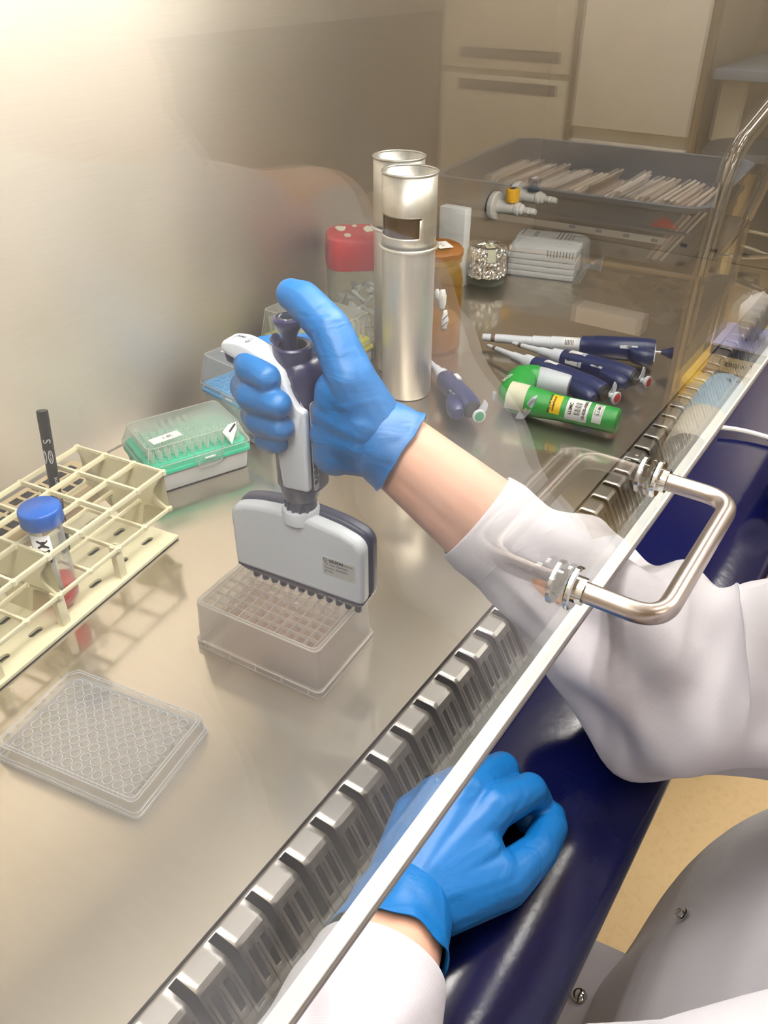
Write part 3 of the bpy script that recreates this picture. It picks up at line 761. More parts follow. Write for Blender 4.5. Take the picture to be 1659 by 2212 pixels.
def foil_beaker():
    t = thing('foil_topped_beaker', 'small glass beaker covered with crumpled aluminium foil by the white packet', 'beaker', (1.1480, .4200, 0))
    bm = B(); lathe(bm, [(.028, 0), (.0315, .002), (.032, .006), (.032, .060), (.0305, .060), (.0305, .006), (.0, .004)], 40, None, True, False); obj('glass_body', bm, M['jar_glass'], t)
    bm = B(); n = 120; rs = []
    key = ((.020, .0350), (.027, .0345), (.034, .0338), (.042, .0335), (.050, .0333), (.058, .0332), (.065, .0325), (.069, .0290), (.071, .0200), (.0715, .008), (.0717, .001))
    for i in range(31):
        f = i/3; j = min(int(f), 9); q = f-j; z = key[j][0]*(1-q)+key[j+1][0]*q; r = key[j][1]*(1-q)+key[j+1][1]*q
        rs.append([Vector(((r+(.0030 if f < 7 else .0012)*noise.noise((k*.30, f*.9, 3.1))+.0016*noise.noise((k*.9, f*2.1, 7)))*math.cos(2*PI*k/n), (r+(.0030 if f < 7 else .0012)*noise.noise((k*.30, f*.9, 3.1))+.0016*noise.noise((k*.9, f*2.1, 7)))*math.sin(2*PI*k/n), z+(.004*noise.noise((k*.2, 5, 5)) if i == 0 else .0014*noise.noise((k*.5, f*1.5, 9))))) for k in range(n)])
    rings(bm, rs, False, True); fo = obj('foil_cover', bm, M['foil'], t, smooth=0)
    card(fo, 'label', (-.012, -.010, .0716), .026, .015, .7, M['tape'], [('7/12', .007, 0, 0, M['ink'])])
    card(fo, 'label_end', (-.0262, -.0225, .060), .014, .022, 0, M['tape'], [], (-.75, -.65, .1), (.65, -.75, 0))
foil_beaker()
def packet():
    t = thing('pad_packet', 'stack of white pads in a clear plastic bag at the far end of the worktop', 'packet', (1.262, .362, 0), math.radians(-77))
    rnd = random.Random(5)
    for k in range(5):
        bm = B(); box(bm, (rnd.uniform(-.001, .001), rnd.uniform(-.001, .001), .006+.0105*k), (.120, .070, .0098), bev=.002)
        tag_ = obj('white_pad', bm, M['white_label'], t)
    bm = B(); n = 56; rs = []
    for i, (z, w, d) in enumerate(((.0006, .132, .080), (.010, .140, .086), (.028, .136, .082), (.046, .132, .080), (.060, .128, .076), (.066, .118, .066), (.069, .06, .03))):
        R = rrect(w, d, .014, z, .008, 0, 13)
        rs.append([p+Vector((.0028*noise.noise((k*.5, i, 1)), .0028*noise.noise((k*.5, i, 4)), .002*noise.noise((k*.6, i, 8)) if i else 0)) for k, p in enumerate(R)])
    rings(bm, rs); bg = obj('clear_bag', bm, M['bag'], t, smooth=20)
    bm = B(); V = []
    for i in range(9):
        for j in range(7):
            V.append(bm.verts.new((.074+.0045*j+.002*noise.noise((i, j, 2)), -.038+.0095*i, .012+.034*(.5+.5*math.sin(i*.7+j*.2))*(.4+.1*j)+.006*noise.noise((i*.8, j*.8, 3)))))
    for i in range(8):
        for j in range(6): bm.faces.new((V[i*7+j], V[i*7+j+1], V[i*7+j+8], V[i*7+j+7]))
    obj('bag_end', bm, M['bag'], bg, smooth=20).modifiers.new('t', 'SOLIDIFY').thickness = .0002
    for x, l, y0 in ((-.042, .040, -.016), (-.020, .034, -.02), (-.016, .030, -.02), (.022, .046, -.024), (.028, .044, -.024), (.036, .040, -.022), (.042, .036, -.022), (.048, .030, -.02)):
        bm = B(); box(bm, (x, y0+l/2, .0702), (.0014, l, .0004)); obj('printed_line', bm, M['ink'], bg)
    for k in range(9):
        bm = B(); box(bm, (.012+.0055*k, -.0415, .048), (.001, .0004, .012)); obj('printed_line', bm, M['ink'], bg)
packet()
bm = B(); box(bm, (0, 0, .066), (.022, .05, .132), bev=.0025); o = obj('white_carton', bm, M['white_plastic'], None, (1.118, .470, 0)); tag(o, 'tall narrow white carton standing behind the amber jar', 'carton')
def bracket():
    t = thing('wall_bracket', 'small steel plate with a screw on the back wall left of the taps', 'bracket', (1.213, .5035, .085))
    bm = B(); box(bm, (0, -.001, 0), (.022, .002, .042), bev=.0006); obj('plate', bm, M['satin_steel'], t)
    bm = B(); lathe(bm, [(0, 0), (.0055, 0), (.0045, .003), (0, .0034)], 20, along((0, -.002, .002), (0, -1, 0)), False, False); obj('screw', bm, M['foil_gold'], t)
bracket()
def tap(x, z, mat, label, s=1):
    t = thing('gas_tap', label, 'tap', (x, .5035, z))
    bm = B(); lathe(bm, [(0, 0), (.0250, 0), (.0262, .002), (.0262, .009), (.0240, .012), (.0135, .014), (.0120, .020), (.0110, .048), (.0125, .050), (.0125, .056), (.0105, .058), (.0108, .0605), (.0092, .064), (.0064, .066), (.0064, .074), (.0072, .0755), (.0058, .080), (.0068, .0815), (.0050, .090), (.0030, .090)], 36, along((0, 0, 0), (0, -1, 0)), False, True); obj('body', bm, M['tap_white'], t)
    bm = B(); lathe(bm, [(.0060, .006), (.0070, .014)], 20, Matrix.Translation((0, -.040, 0))); obj('stem', bm, M['tap_white'], t)
    bm = B(); n = 40; rs = []
    for zz, r in ((.012, .0118), (.013, .0126), (.034, .0126), (.036, .0112), (.0362, .004)):
        rs.append([Vector(((r-(.0009 if (k//2) % 3 == 0 and zz > .0125 and zz < .0355 else 0))*math.cos(2*PI*k/n), -.040+(r-(.0009 if (k//2) % 3 == 0 and zz > .0125 and zz < .0355 else 0))*math.sin(2*PI*k/n), zz)) for k in range(n)])
    rings(bm, rs); kn = obj('knob', bm, mat, t, smooth=25)
    bm = B(); box(bm, (-.0125, -.040, .024), (.006, .006, .018), bev=.0014); obj('pointer', bm, mat, kn)
    bm = B(); box(bm, (0, -.040, .0364), (.016, .008, .0004)); obj('cap_mark', bm, M['white_label'] if mat == M['tap_grey'] else M['ink'], kn)
tap(1.318, .088, M['tap_yellow'], 'white gas tap with a yellow knob on the back wall')
tap(1.408, .090, M['tap_grey'], 'white tap with a dark grey knob on the back wall')

# ------------------------------------------------------------------ 96-well plate
def well_plate():
    t = thing('well_plate', 'clear plastic plate of round wells with a clear lid, nearest item on the worktop', 'plate', (.1137, .2192, .0004), math.radians(-79.56))
    ox, oy = .0495, -.0315        # centre of the well field in plate axes
    def ring(w, d, z, ch=.006):
        w2, d2 = w/2, d/2
        pts = [(-w2+ch, d2), (-w2, d2-ch), (-w2, -d2+.004), (-w2+.0012, -d2+.0012), (-w2+.004, -d2), (w2-.004, -d2), (w2-.0012, -d2+.0012), (w2, -d2+.004), (w2, d2-.004), (w2-.0012, d2-.0012), (w2-.004, d2)]
        return [Vector((ox+x, oy+y, z)) for x, y in pts]
    bm = B(); rings(bm, [ring(.1277, .0855, 0), ring(.1277, .0855, .0026), ring(.1240, .0818, .0027), ring(.1232, .0810, .0128), ring(.1180, .0760, .0132)], False, True); obj('base', bm, M['plate'], t)
    bm = B()
    for i in range(12):
        for j in range(8):
            lathe(bm, [(.0006, .0034), (.0028, .0034), (.0033, .0040), (.0034, .0132), (.0036, .0141), (.00385, .0141), (.0039, .0132)], 20, Matrix.Translation((i*.009, -j*.009, 0)), True, False)
    obj('wells', bm, M['plate'], t)
    bm = B()
    for i in range(12):
        for j in range(8):
            c = (i*.009, -j*.009)
            for rr, z in ((.0037, .0142), (.0025, .0042)):
                V = [[bm.verts.new((c[0]+(rr+dr)*math.cos(2*PI*k/20), c[1]+(rr+dr)*math.sin(2*PI*k/20), z+dz)) for k in range(20)] for dr, dz in ((-.0004, 0), (0, .0004), (.0004, 0))]
                for a, b in zip(V, V[1:]):
                    for k in range(20): bm.faces.new((a[k], a[(k+1) % 20], b[(k+1) % 20], b[k]))
    obj('well_rims', bm, M['plate_rim'], t)
    bm = B(); rings(bm, [ring(.1262, .0840, .0048), ring(.1262, .0840, .0062), ring(.1250, .0828, .0064), ring(.1244, .0822, .0164), ring(.1232, .0810, .0172)], False, True); lid = obj('lid', bm, M['plate'], t)
    bm = B()
    for w, d, z in ((.1263, .0841, .0049), (.1263, .0841, .0062), (.1243, .0821, .0168), (.1200, .0778, .0173)):
        R = ring(w, d, z); tube(bm, R+[R[0]], .0004, 5, False)
    for w, d, z in ((.1278, .0856, .0002), (.1278, .0856, .0026)):
        R = ring(w, d, z); tube(bm, R+[R[0]], .0004, 5, False)
    obj('moulded_edges', bm, M['plate_rim'], lid)
    for j, ch in enumerate('ABCDEFGH'):
        text('row_letter', ch, .0042, plastic('grey_print', '#55504c', .6) if j == 0 else bpy.data.materials['grey_print'], lid, Matrix.Translation((-.0085, -.009*j, .0174)), .00005)
    for i in range(12):
        text('column_number', str(i+1), .0024, bpy.data.materials['grey_print'], lid, Matrix.Translation((.009*i, .0078, .0174)), .00005)
    for s, x, y in (('TC', .1070, -.004), ('Greiner bio-one', .1072, -.0545), ('No. 655180', .1072, -.0300)):
        text('moulded_lettering', s, .0036, bpy.data.materials['grey_print'], lid, Matrix.Translation((x, y, .0174)) @ Matrix.Rotation(PI/2 if len(s) > 2 else 0, 4, 'Z'), .00005)
well_plate()
# ------------------------------------------------------------------ deep well block
def deep_block():
    L, W, H = .1278, .0855, .0475
    t = thing('deep_well_block', 'milky translucent deep well block with pinkish contents under the multichannel pipette', 'well block', (.2913, .1930, .0004), math.radians(-85.37))
    ox, oy = L/2, -W/2
    def sh(w, d, r, z): return rrect(w, d, r, z, ox, oy)
    bm = B(); rings(bm, [sh(L-.001, W-.001, .004, .0075), sh(L-.004, W-.004, .005, .0085), sh(L-.007, W-.007, .005, H-.0006), sh(L-.009, W-.009, .005, H), sh(L-.013, W-.013, .004, H), sh(L-.013, W-.013, .004, H-.003), sh(L-.009, W-.009, .004, H-.0035), sh(L-.007, W-.007, .004, .010)], False, False)
    obj('outer_wall', bm, M['block'], t)
    bm = B(); rings(bm, [sh(L-.001, W-.001, .004, 0), sh(L-.001, W-.001, .004, .0068), sh(L-.0035, W-.0035, .004, .0068), sh(L-.0035, W-.0035, .004, 0)], False, False); obj('skirt', bm, M['block'], t)
    bm = B()
    for w, z, r in ((-.001, .0005, .0005), (-.001, .0070, .0007), (-.0075, H-.0004, .0007), (-.013, H-.0002, .0004)):
        R = sh(L+w, W+w, .005, z); tube(bm, R+[R[0]], r, 5, False)
    for k in range(5):
        for yy in (0, -W):
            box(bm, (.012+.026*k, yy+(.0005 if yy else -.0005), .005), (.0012, .001, .006))
    obj('moulded_edges', bm, M['block_rim'], t)
    bm = B()   # top deck with a grid of square wells
    for i in range(13): box(bm, (ox+(i-6)*.009, oy, H-.0022), (.0011, .0735, .0034))
    for j in range(9): box(bm, (ox, oy+(j-4)*.009, H-.0022), (.1095, .0011, .0034))
    obj('well_grid', bm, M['block'], t)
    bm = B()
    for i in range(12):
        for j in range(8):
            lathe(bm, [(.0006, .0042), (.0024, .0056), (.0034, .0090), (.0037, H-.004)], 10, Matrix.Translation((ox+(i-5.5)*.009, oy+(j-3.5)*.009, 0)), True, False)
    obj('wells', bm, M['block_well'], t)
    bm = B()
    for i in range(12):
        for j in range(8):
            lathe(bm, [(.0005, .0050), (.0022, .0062), (.0032, .0095), (.0034, .030), (0.0003, .030)], 8, Matrix.Translation((ox+(i-5.5)*.009, oy+(j-3.5)*.009, 0)), False, False)
    obj('well_contents', bm, M['pink'], t)
deep_block()
# ------------------------------------------------------------------ multichannel pipette
PA = Vector((.2652, .1629, 0)); UV_ = Vector((.1190, -.9929, 0)).normalized(); NV = Vector((UV_.y, -UV_.x, 0))
def multichannel():
    t = thing('multichannel_pipette', 'white and navy twelve channel pipette gripped by the raised gloved hand', 'pipette', PA, math.atan2(UV_.y, UV_.x))
    # local x = along the nozzle row, y = away from the camera, z up
    XZ = lambda y: Matrix(((1, 0, 0, 0), (0, 0, 1, y), (0, 1, 0, 0), (0, 0, 0, 1)))
    um = .0495
    def hp(dx, zt): return [(um-.0605+dx, .0655), (um-.0605+dx*.7, .1240-zt), (um-.040, .1310-zt), (um-.014, .1340-zt), (um+.014, .1340-zt), (um+.040, .1310-zt), (um+.0605-dx*.7, .1240-zt), (um+.0605-dx, .0655)]
    rad = [.0055, .012, .02, .007, .007, .02, .012, .0055]
    bm = B(); prism(bm, round_poly(hp(.0, 0), rad, 6), -.0125, .0005, XZ(0), .0040); hs = obj('front_shell', bm, M['pip_white'], t, smooth=50, wn=True)
    bm = B(); prism(bm, round_poly(hp(-.0012, -.001), rad, 6), .0007, .0130, XZ(0), .004); obj('rear_shell', bm, M['slate'], t, smooth=50, wn=True)
    bm = B(); rings(bm, [rrect(.1020, .0090, .003, .0555, um, 0), rrect(.1050, .0110, .004, .0562, um, 0), rrect(.1110, .0180, .004, .0600, um, 0), rrect(.1205, .0236, .003, .0657, um, 0), rrect(.1205, .0236, .003, .0668, um, 0)]); bs = obj('nozzle_bar', bm, M['navy_dark'], t, smooth=40)
    for i in range(12):
        bm = B(); lathe(bm, [(.0033, .0562), (.0032, .0520), (.0030, .0486), (.0020, .0482), (.0018, .050)], 18, Matrix.Translation((i*.009, 0, 0))); obj('nozzle', bm, M['slate'], t, smooth=50)
    # neck socket and swivel collar
    bm = B(); lathe(bm, [(.0150, .126), (.0152, .1335), (.0140, .1365), (.0128, .1370)], 36, Matrix.Translation((um+.001, -.001, 0)), True, True); obj('neck_socket', bm, M['pip_white'], t)
    bm = B(); lathe(bm, [(.0118, .132), (.0118, .1450), (.0128, .1455), (.0150, .1520), (.0158, .1580), (.0162, .1640), (.0150, .1660)], 36, Matrix.Translation((um+.0015, 0, 0))); obj('neck', bm, M['slate'], t)
    for k in range(5):
        bm = B(); a = -PI/2-.9+.45*k; box(bm, (um+.0015+.0122*math.cos(a), .0122*math.sin(a), .1395), (.002, .002, .008)); obj('collar_tooth', bm, M['slate'], t)
    hu = .0535
    bm = B(); rings(bm, [rrect(.0370, .031, .012, z, hu-.0012, .002) for z in (.158, .163, .235, .252)]); obj('handle_core', bm, M['slate'], t, smooth=60)
    bm = B(); rings(bm, [rrect(.0240, .032, .011, .226, hu+.0055, .003), rrect(.0260, .033, .012, .250, hu+.0055, .003), rrect(.0255, .032, .012, .2560, hu+.004, .003), rrect(.0240, .026, .012, .2600, hu+.001, .002)]); obj('upper_body', bm, M['navy_dark'], t, smooth=60)
    sh = [(.0475, .1620), (.0705, .1640), (.0712, .2300), (.0655, .2310), (.0605, .2380), (.0565, .2490), (.0480, .2560), (.0400, .2500), (.0420, .2250)]
    rd = [.003, .003, .005, .005, .006, .006, .004, .004, .012]
    bm = B(); prism(bm, round_poly(sh, rd, 5), -.0192, -.0125, XZ(0), .0026); ws = obj('white_shell', bm, M['pip_white'], t, smooth=25)
    bm = B(); prism(bm, round_poly([(.0590, .2440), (.0530, .2570), (.0420, .2640), (.0200, .2710), (.0060, .2690), (.0035, .2620), (.0085, .2590), (.0270, .2530), (.0400, .2440)], [.004, .006, .008, .008, .005, .003, .004, .010, .004], 5), -.0188, -.0005, XZ(0), .003); obj('hook_pad', bm, M['pip_white'], t, smooth=25)
    bm = B(); prism(bm, round_poly([(.0035, .2640), (.0060, .2520), (.0120, .2510), (.0240, .2480), (.0320, .2400), (.0360, .2200), (.0430, .2150), (.0440, .2600), (.02, .2660)], [.003, .003, .004, .006, .006, .004, .004, .004, .006], 5), -.0165, .0060, XZ(0), .003); obj('finger_hook', bm, M['navy_dark'], t, smooth=50, wn=True)
    bm = B(); lathe(bm, [(.0128, .256), (.0138, .260), (.0138, .2680), (.0126, .2692), (.0100, .2685), (.0098, .262)], 36, Matrix.Translation((.0520, 0, 0)), True, True); obj('plunger_collar', bm, M['navy_dark'], t)
    bm = B(); lathe(bm, [(.0052, .258), (.0052, .2740), (.0066, .2780), (.0100, .2830), (.0108, .2850), (.0104, .2872), (.0085, .2880), (.0068, .2876), (0, .2874)], 36, Matrix.Translation((.0500, 0, 0)), True, False); pb = obj('plunger_button', bm, M['navy_dark'], t)
    bm = B(); lathe(bm, [(.0066, .2876), (.0064, .2884), (0, .2886)], 30, Matrix.Translation((.0500, 0, 0)), True, False); obj('metal_disc', bm, M['chrome'], pb)
    bm = B(); tube(bm, [(.036, .002, .2680), (.0385, .001, .2705)], .0035, 12); obj('lock_lever', bm, M['navy_dark'], t)
    # writing
    for r in (.0035, .0050, .0065, .0080):
        for sgn in (-1, 1):
            bm = B(); tube(bm, [(.0185+sgn*r*.85*math.cos(a), -.0105+r*.8*math.sin(a), .2698+.0002) for a in [-.75+.25*k for k in range(7)]], .0002, 4); obj('radio_mark', bm, M['slate'], ws)
    text('lettering', 'RFID', .0032, M['slate'], ws, basis((.0185, -.0105, .2715), (1, 0, 0), (0, 1, 0)), .0002)
    bm = B(); rings(bm, [[Vector((.0715, -.0095+x, .198+z)) for x, z in round_poly([(-.0035, -.036), (.0035, -.036), (.0035, .036), (-.0035, .036)], .0034, 5)], [Vector((.0718, -.0095+x, .198+z)) for x, z in round_poly([(-.0035, -.036), (.0035, -.036), (.0035, .036), (-.0035, .036)], .0034, 5)]]); rl = obj('name_plate', bm, M['pip_grey'], ws)
    text('lettering', 'RAININ', .0068, M['navy_dark'], rl, basis((.0720, -.0095, .1790), (0, 0, 1), (0, -1, 0)), .0001, 'CENTER', .0003)
    yf = -.0126
    lab = basis((um+.040, yf, .0960), (1, 0, 0), (0, 0, 1))
    bm = B(); box(bm, (0, 0, .0001), (.0285, .0170, .0002)); xform(bm.verts, lab); lo = obj('service_label', bm, plastic('grey_label', '#c2c1bd', .5, .02), hs, smooth=0)
    text('lettering', 'GILSON', .0036, M['ink'], lo, lab @ Matrix.Translation((-.0022, .0058, .0003)), .00005, 'CENTER', .0002)
    text('lettering', 'SERVICE', .0022, M['ink'], lo, lab @ Matrix.Translation((.0085, .0056, .0003)), .00005)
    for k, s in enumerate(('Cal. date: 25JAN2021', 'Exp.date: 25JAN2022', 'By: R.R.')):
        text('lettering', s, .0024, M['ink'], lo, lab @ Matrix.Translation((-.0125, .0022-.0034*k, .0003)), .00005, 'LEFT')
    bm = B(); tube(bm, [lab @ Vector((-.0118+.0016*math.cos(a), .0058+.0016*math.sin(a), .0003)) for a in [2*PI*k/14 for k in range(15)]], .0003, 4); obj('round_emblem', bm, M['ink'], lo)
    text('lettering', '20 \u2013 200 \u00b5L LTS', .0046, M['white_ink'], bs, basis((um+.034, -.0104, .0622), (1, 0, 0), (0, -.45, .9)), .0001)
multichannel()

# ------------------------------------------------------------------ single channel pipettes lying on the worktop
def patch_x(name, parent, mat, x0, x1, R0, R1, a, da, th=.0003):
    """label wrapped on a round body whose axis is local x; angle a measured from +y towards +z"""
    bm = B(); n = 10; V = []
    for x, R in ((x0, R0), (x1, R1)):
        V.append([bm.verts.new((x, (R+th)*math.cos(a-da+2*da*i/n), (R+th)*math.sin(a-da+2*da*i/n))) for i in range(n+1)])
    for i in range(n): bm.faces.new((V[0][i], V[0][i+1], V[1][i+1], V[1][i]))
    o = obj(name, bm, mat, parent, smooth=80); return o
def wrap_text_x(parent, s, size, mat, x, R, a, bold=0, rot=0):
    """text on the round body; rot=0 reads along x, rot=1 reads around it"""
    o = text('lettering', s, size, mat, parent, Matrix(), .00005, 'CENTER', bold)
    for v in o.data.vertices:
        h, w = v.co.x, v.co.y
        xx, aa = (x+h, a-w/R) if not rot else (x-w, a-h/R)
        v.co = Vector((xx, (R+.0004)*math.cos(aa), (R+.0004)*math.sin(aa)))
    return o
AX = lambda x=0: Matrix.Translation((x, 0, 0)) @ Matrix(((0, 0, 1, 0), (1, 0, 0, 0), (0, 1, 0, 0), (0, 0, 0, 1)))
def body_loft(bm, secs, n=28):
    """sections (x, half width y, half height z, yoff, zoff)"""
    rs = []
    for x, a, b, yo, zo in secs:
        rs.append([Vector((x, yo+a*math.copysign(abs(math.cos(t))**.8, math.cos(t)), zo+b*math.copysign(abs(math.sin(t))**.8, math.sin(t)))) for t in [2*PI*k/n for k in range(n)]])
    return rings(bm, rs)
def pipette(p0, p1, label, style, btn=None, roll=0, scale=1):
    p0, p1 = Vector(p0), Vector(p1); d = p1-p0; L = d.length
    t = link('single_channel_pipette', None, None, p0); t.rotation_mode = 'XYZ'
    xa = d.normalized(); ya = Vector((0, 0, 1)).cross(xa).normalized(); za = xa.cross(ya)
    m = Matrix((xa, ya, za)).transposed(); t.rotation_euler = (m @ Matrix.Rotation(roll, 3, 'X')).to_euler()
    tag(t, label, 'pipette', None)
    rc = .0125 if style == 1 else .0118
    if style == 1:
        sec = [(.0052, 0), (.0056, .012), (.0054, .014), (.0062, .020), (.0066, .074), (.0084, .0745), (.0088, .101), (.0098, .1015), (.0106, .145)]
        k = L/.272
        bm = B(); lathe(bm, [(r, x*k) for r, x in sec], 28, AX()); obj('shaft', bm, M['pip_white'], t)
        bm = B(); lathe(bm, [(.0058, .0125*k), (.0061, .0205*k)], 24, AX(), False, False); obj('filter_ring', bm, plastic('brown_ring', '#6a5648', .5), t)
        b0 = .143*k
        bm = B(); body_loft(bm, [(b0, .0105, .0105, 0, 0), (b0+.002, .0135, .0132, 0, 0), (b0+.018, .0140, .0138, 0, 0), (b0+.019, .0148, .0150, 0, 0), (b0+.060, .0150, .0160, .001, 0), (b0+.095, .0150, .0165, .002, 0), (b0+.103, .0140, .0150, .002, 0)]); obj('body', bm, M['navy'], t, smooth=50)
        e = b0+.103
        bm = B(); tube(bm, bend([(b0+.025, .0135, .0085), (e-.004, .0150, .0095), (e+.0005, .0080, .0060), (e+.0005, -.0220, -.0060)], .008, 6), .0012, 8); obj('white_stripe', bm, M['pip_white'], t)
        bm = B(); body_loft(bm, [(e-.036, .004, .008, -.010, 0), (e-.028, .010, .011, -.014, -.002), (e-.006, .013, .012, -.017, -.003), (e, .011, .010, -.016, -.003)]); obj('finger_hook', bm, M['navy'], t, smooth=50)
        bm = B(); lathe(bm, [(.0014, e-.002), (.0014, L-.014)], 12, AX()); rd = obj('plunger_rod', bm, M['chrome'], t)
        bm = B(); lathe(bm, [(.0036, L-.016), (.0042, L-.012), (.0078, L-.003), (.0086, L-.001), (.0080, L)], 28, AX()); obj('plunger_button', bm, M['navy'], t)
        patch_x('label', t, M['pip_grey'], b0+.020, b0+.048, .0146, .0148, .95, .25)
        lb = patch_x('code_label', t, M['white_label'], .118*k, .138*k, .0102, .0106, 2.4, .7)
        for q in range(6): patch_x('ink_mark', lb, M['ink'], (.122+.0022*q)*k, (.122+.0022*q+.001)*k, .0106, .0106, 2.5, .35)
        dw = (b0+.056, b0+.080, .0152)
    else:
        k = L/.225
        sec = [(.0016, 0), (.0026, .004), (.0028, .010), (.0034, .018), (.0046, .050), (.0060, .051), (.0066, .072), (.0096, .0735), (.0104, .092)]
        bm = B(); lathe(bm, [(r, x*k) for r, x in sec], 28, AX()); obj('shaft', bm, M['pip_white'], t)
        bm = B(); lathe(bm, [(.0031, .012*k), (.0037, .0175*k)], 20, AX(), False, False); obj('filter_ring', bm, bpy.data.materials.get('brown_ring') or plastic('brown_ring', '#6a5648', .5), t)
        b0 = .090*k; e = L-.022
        bm = B(); body_loft(bm, [(b0, .0098, .0098, 0, 0), (b0+.002, .0126, .0124, 0, 0), (b0+.016, .0132, .013, 0, 0), (b0+.050, .0136, .0142, 0, 0), (e-.026, .0136, .0148, .0, 0), (e-.006, .0122, .0130, 0, 0), (e, .0105, .011, 0, 0)]); obj('body', bm, M['navy'], t, smooth=50)
        bm = B(); body_loft(bm, [(e-.046, .002, .006, -.0105, -.001), (e-.038, .008, .0095, -.014, -.002), (e-.016, .011, .0115, -.0170, -.003), (e-.004, .010, .010, -.0190, -.003), (e+.001, .0065, .006, -.0190, -.003)]); obj('finger_hook', bm, M['navy'], t, smooth=50)
        bm = B(); lathe(bm, [(.0105, e-.001), (.0098, e+.0035), (.0060, e+.0036)], 26, AX()); obj('collar', bm, M['black'], t)
        bm = B(); prism(bm, round_poly([(-.002, -.0105), (.006, -.008), (.010, 0), (.006, .008), (-.002, .0105), (.001, 0)], .002, 3), -.0008, .0008, Matrix(((0, 0, 1, e+.006), (.8, .6, 0, .0075), (-.6, .8, 0, .005), (0, 0, 0, 1)))); obj('ejector_wing', bm, M['pip_white'], t)
        bm = B(); lathe(bm, [(.0016, e+.002), (.0016, L-.008)], 12, AX()); obj('plunger_rod', bm, M['chrome'], t)
        bm = B(); lathe(bm, [(.0036, L-.011), (.0040, L-.007), (.0078, L-.004), (.0086, L-.001), (.0078, L), (.0060, L)], 28, AX()); pb = obj('plunger_button', bm, M['pip_white'], t)
        bm = B(); lathe(bm, [(.0060, L-.0004), (.0058, L+.0006), (0, L+.0008)], 24, AX(), True, False); obj('colour_disc', bm, btn, pb)
        if style == 2:
            lb = patch_x('code_label', t, M['white_label'], b0+.012, b0+.032, .0131, .0136, 2.2, 1.0)
            for q in range(7): patch_x('ink_mark', lb, M['ink'], b0+.0150+.0018*q, b0+.0150+.0018*q+.0009, .0136, .0138, 2.35, .45)
            patch_x('clear_tape', t, M['pip_grey'], b0+.033, b0+.038, .0137, .0139, 2.2, 1.0)
        elif style == 3:
            lb = patch_x('code_label', t, M['white_label'], b0+.022, b0+.042, .0134, .0138, 2.1, .7)
            for q in range(7): patch_x('ink_mark', lb, M['ink'], b0+.0245+.0018*q, b0+.0245+.0018*q+.0009, .0138, .0139, 2.2, .4)
            patch_x('label', t, M['pip_grey'], b0+.02, b0+.034, .0134, .0138, .95, .2)
        else:
            bm = B(); box(bm, (b0+.030, .006, .0130), (.016, .006, .005), bev=.001); obj('volume_lock', bm, M['pip_white'], t)
        dw = (b0+.052, b0+.070, .0142)
    win = patch_x('volume_window', t, M['pip_grey'], dw[0], dw[1], dw[2], dw[2]+.0002, 2.55, .16)
    wrap_text_x(win, '100', .005, M['ink'], (dw[0]+dw[1])/2, dw[2]+.0004, 2.55, .0002)
    return t
pipette((.907, .293, .0135), (.985, .035, .0235), 'farthest lying pipette, with a broad white shaft and a navy plunger', 1)
pipette((.912, .247, .0135), (.872, .030, .0245), 'middle lying navy pipette with a barcode band and a red plunger disc', 2, M['btn_red'])
pipette((.884, .273, .0135), (.805, .047, .0245), 'lying navy pipette with a red plunger disc directly behind the green pipettor', 3, M['btn_red'])
pipette((.797, .325, .0135), (.665, .166, .0245), 'navy pipette with a green plunger disc lying alone beside the canister', 4, M['btn_green'])
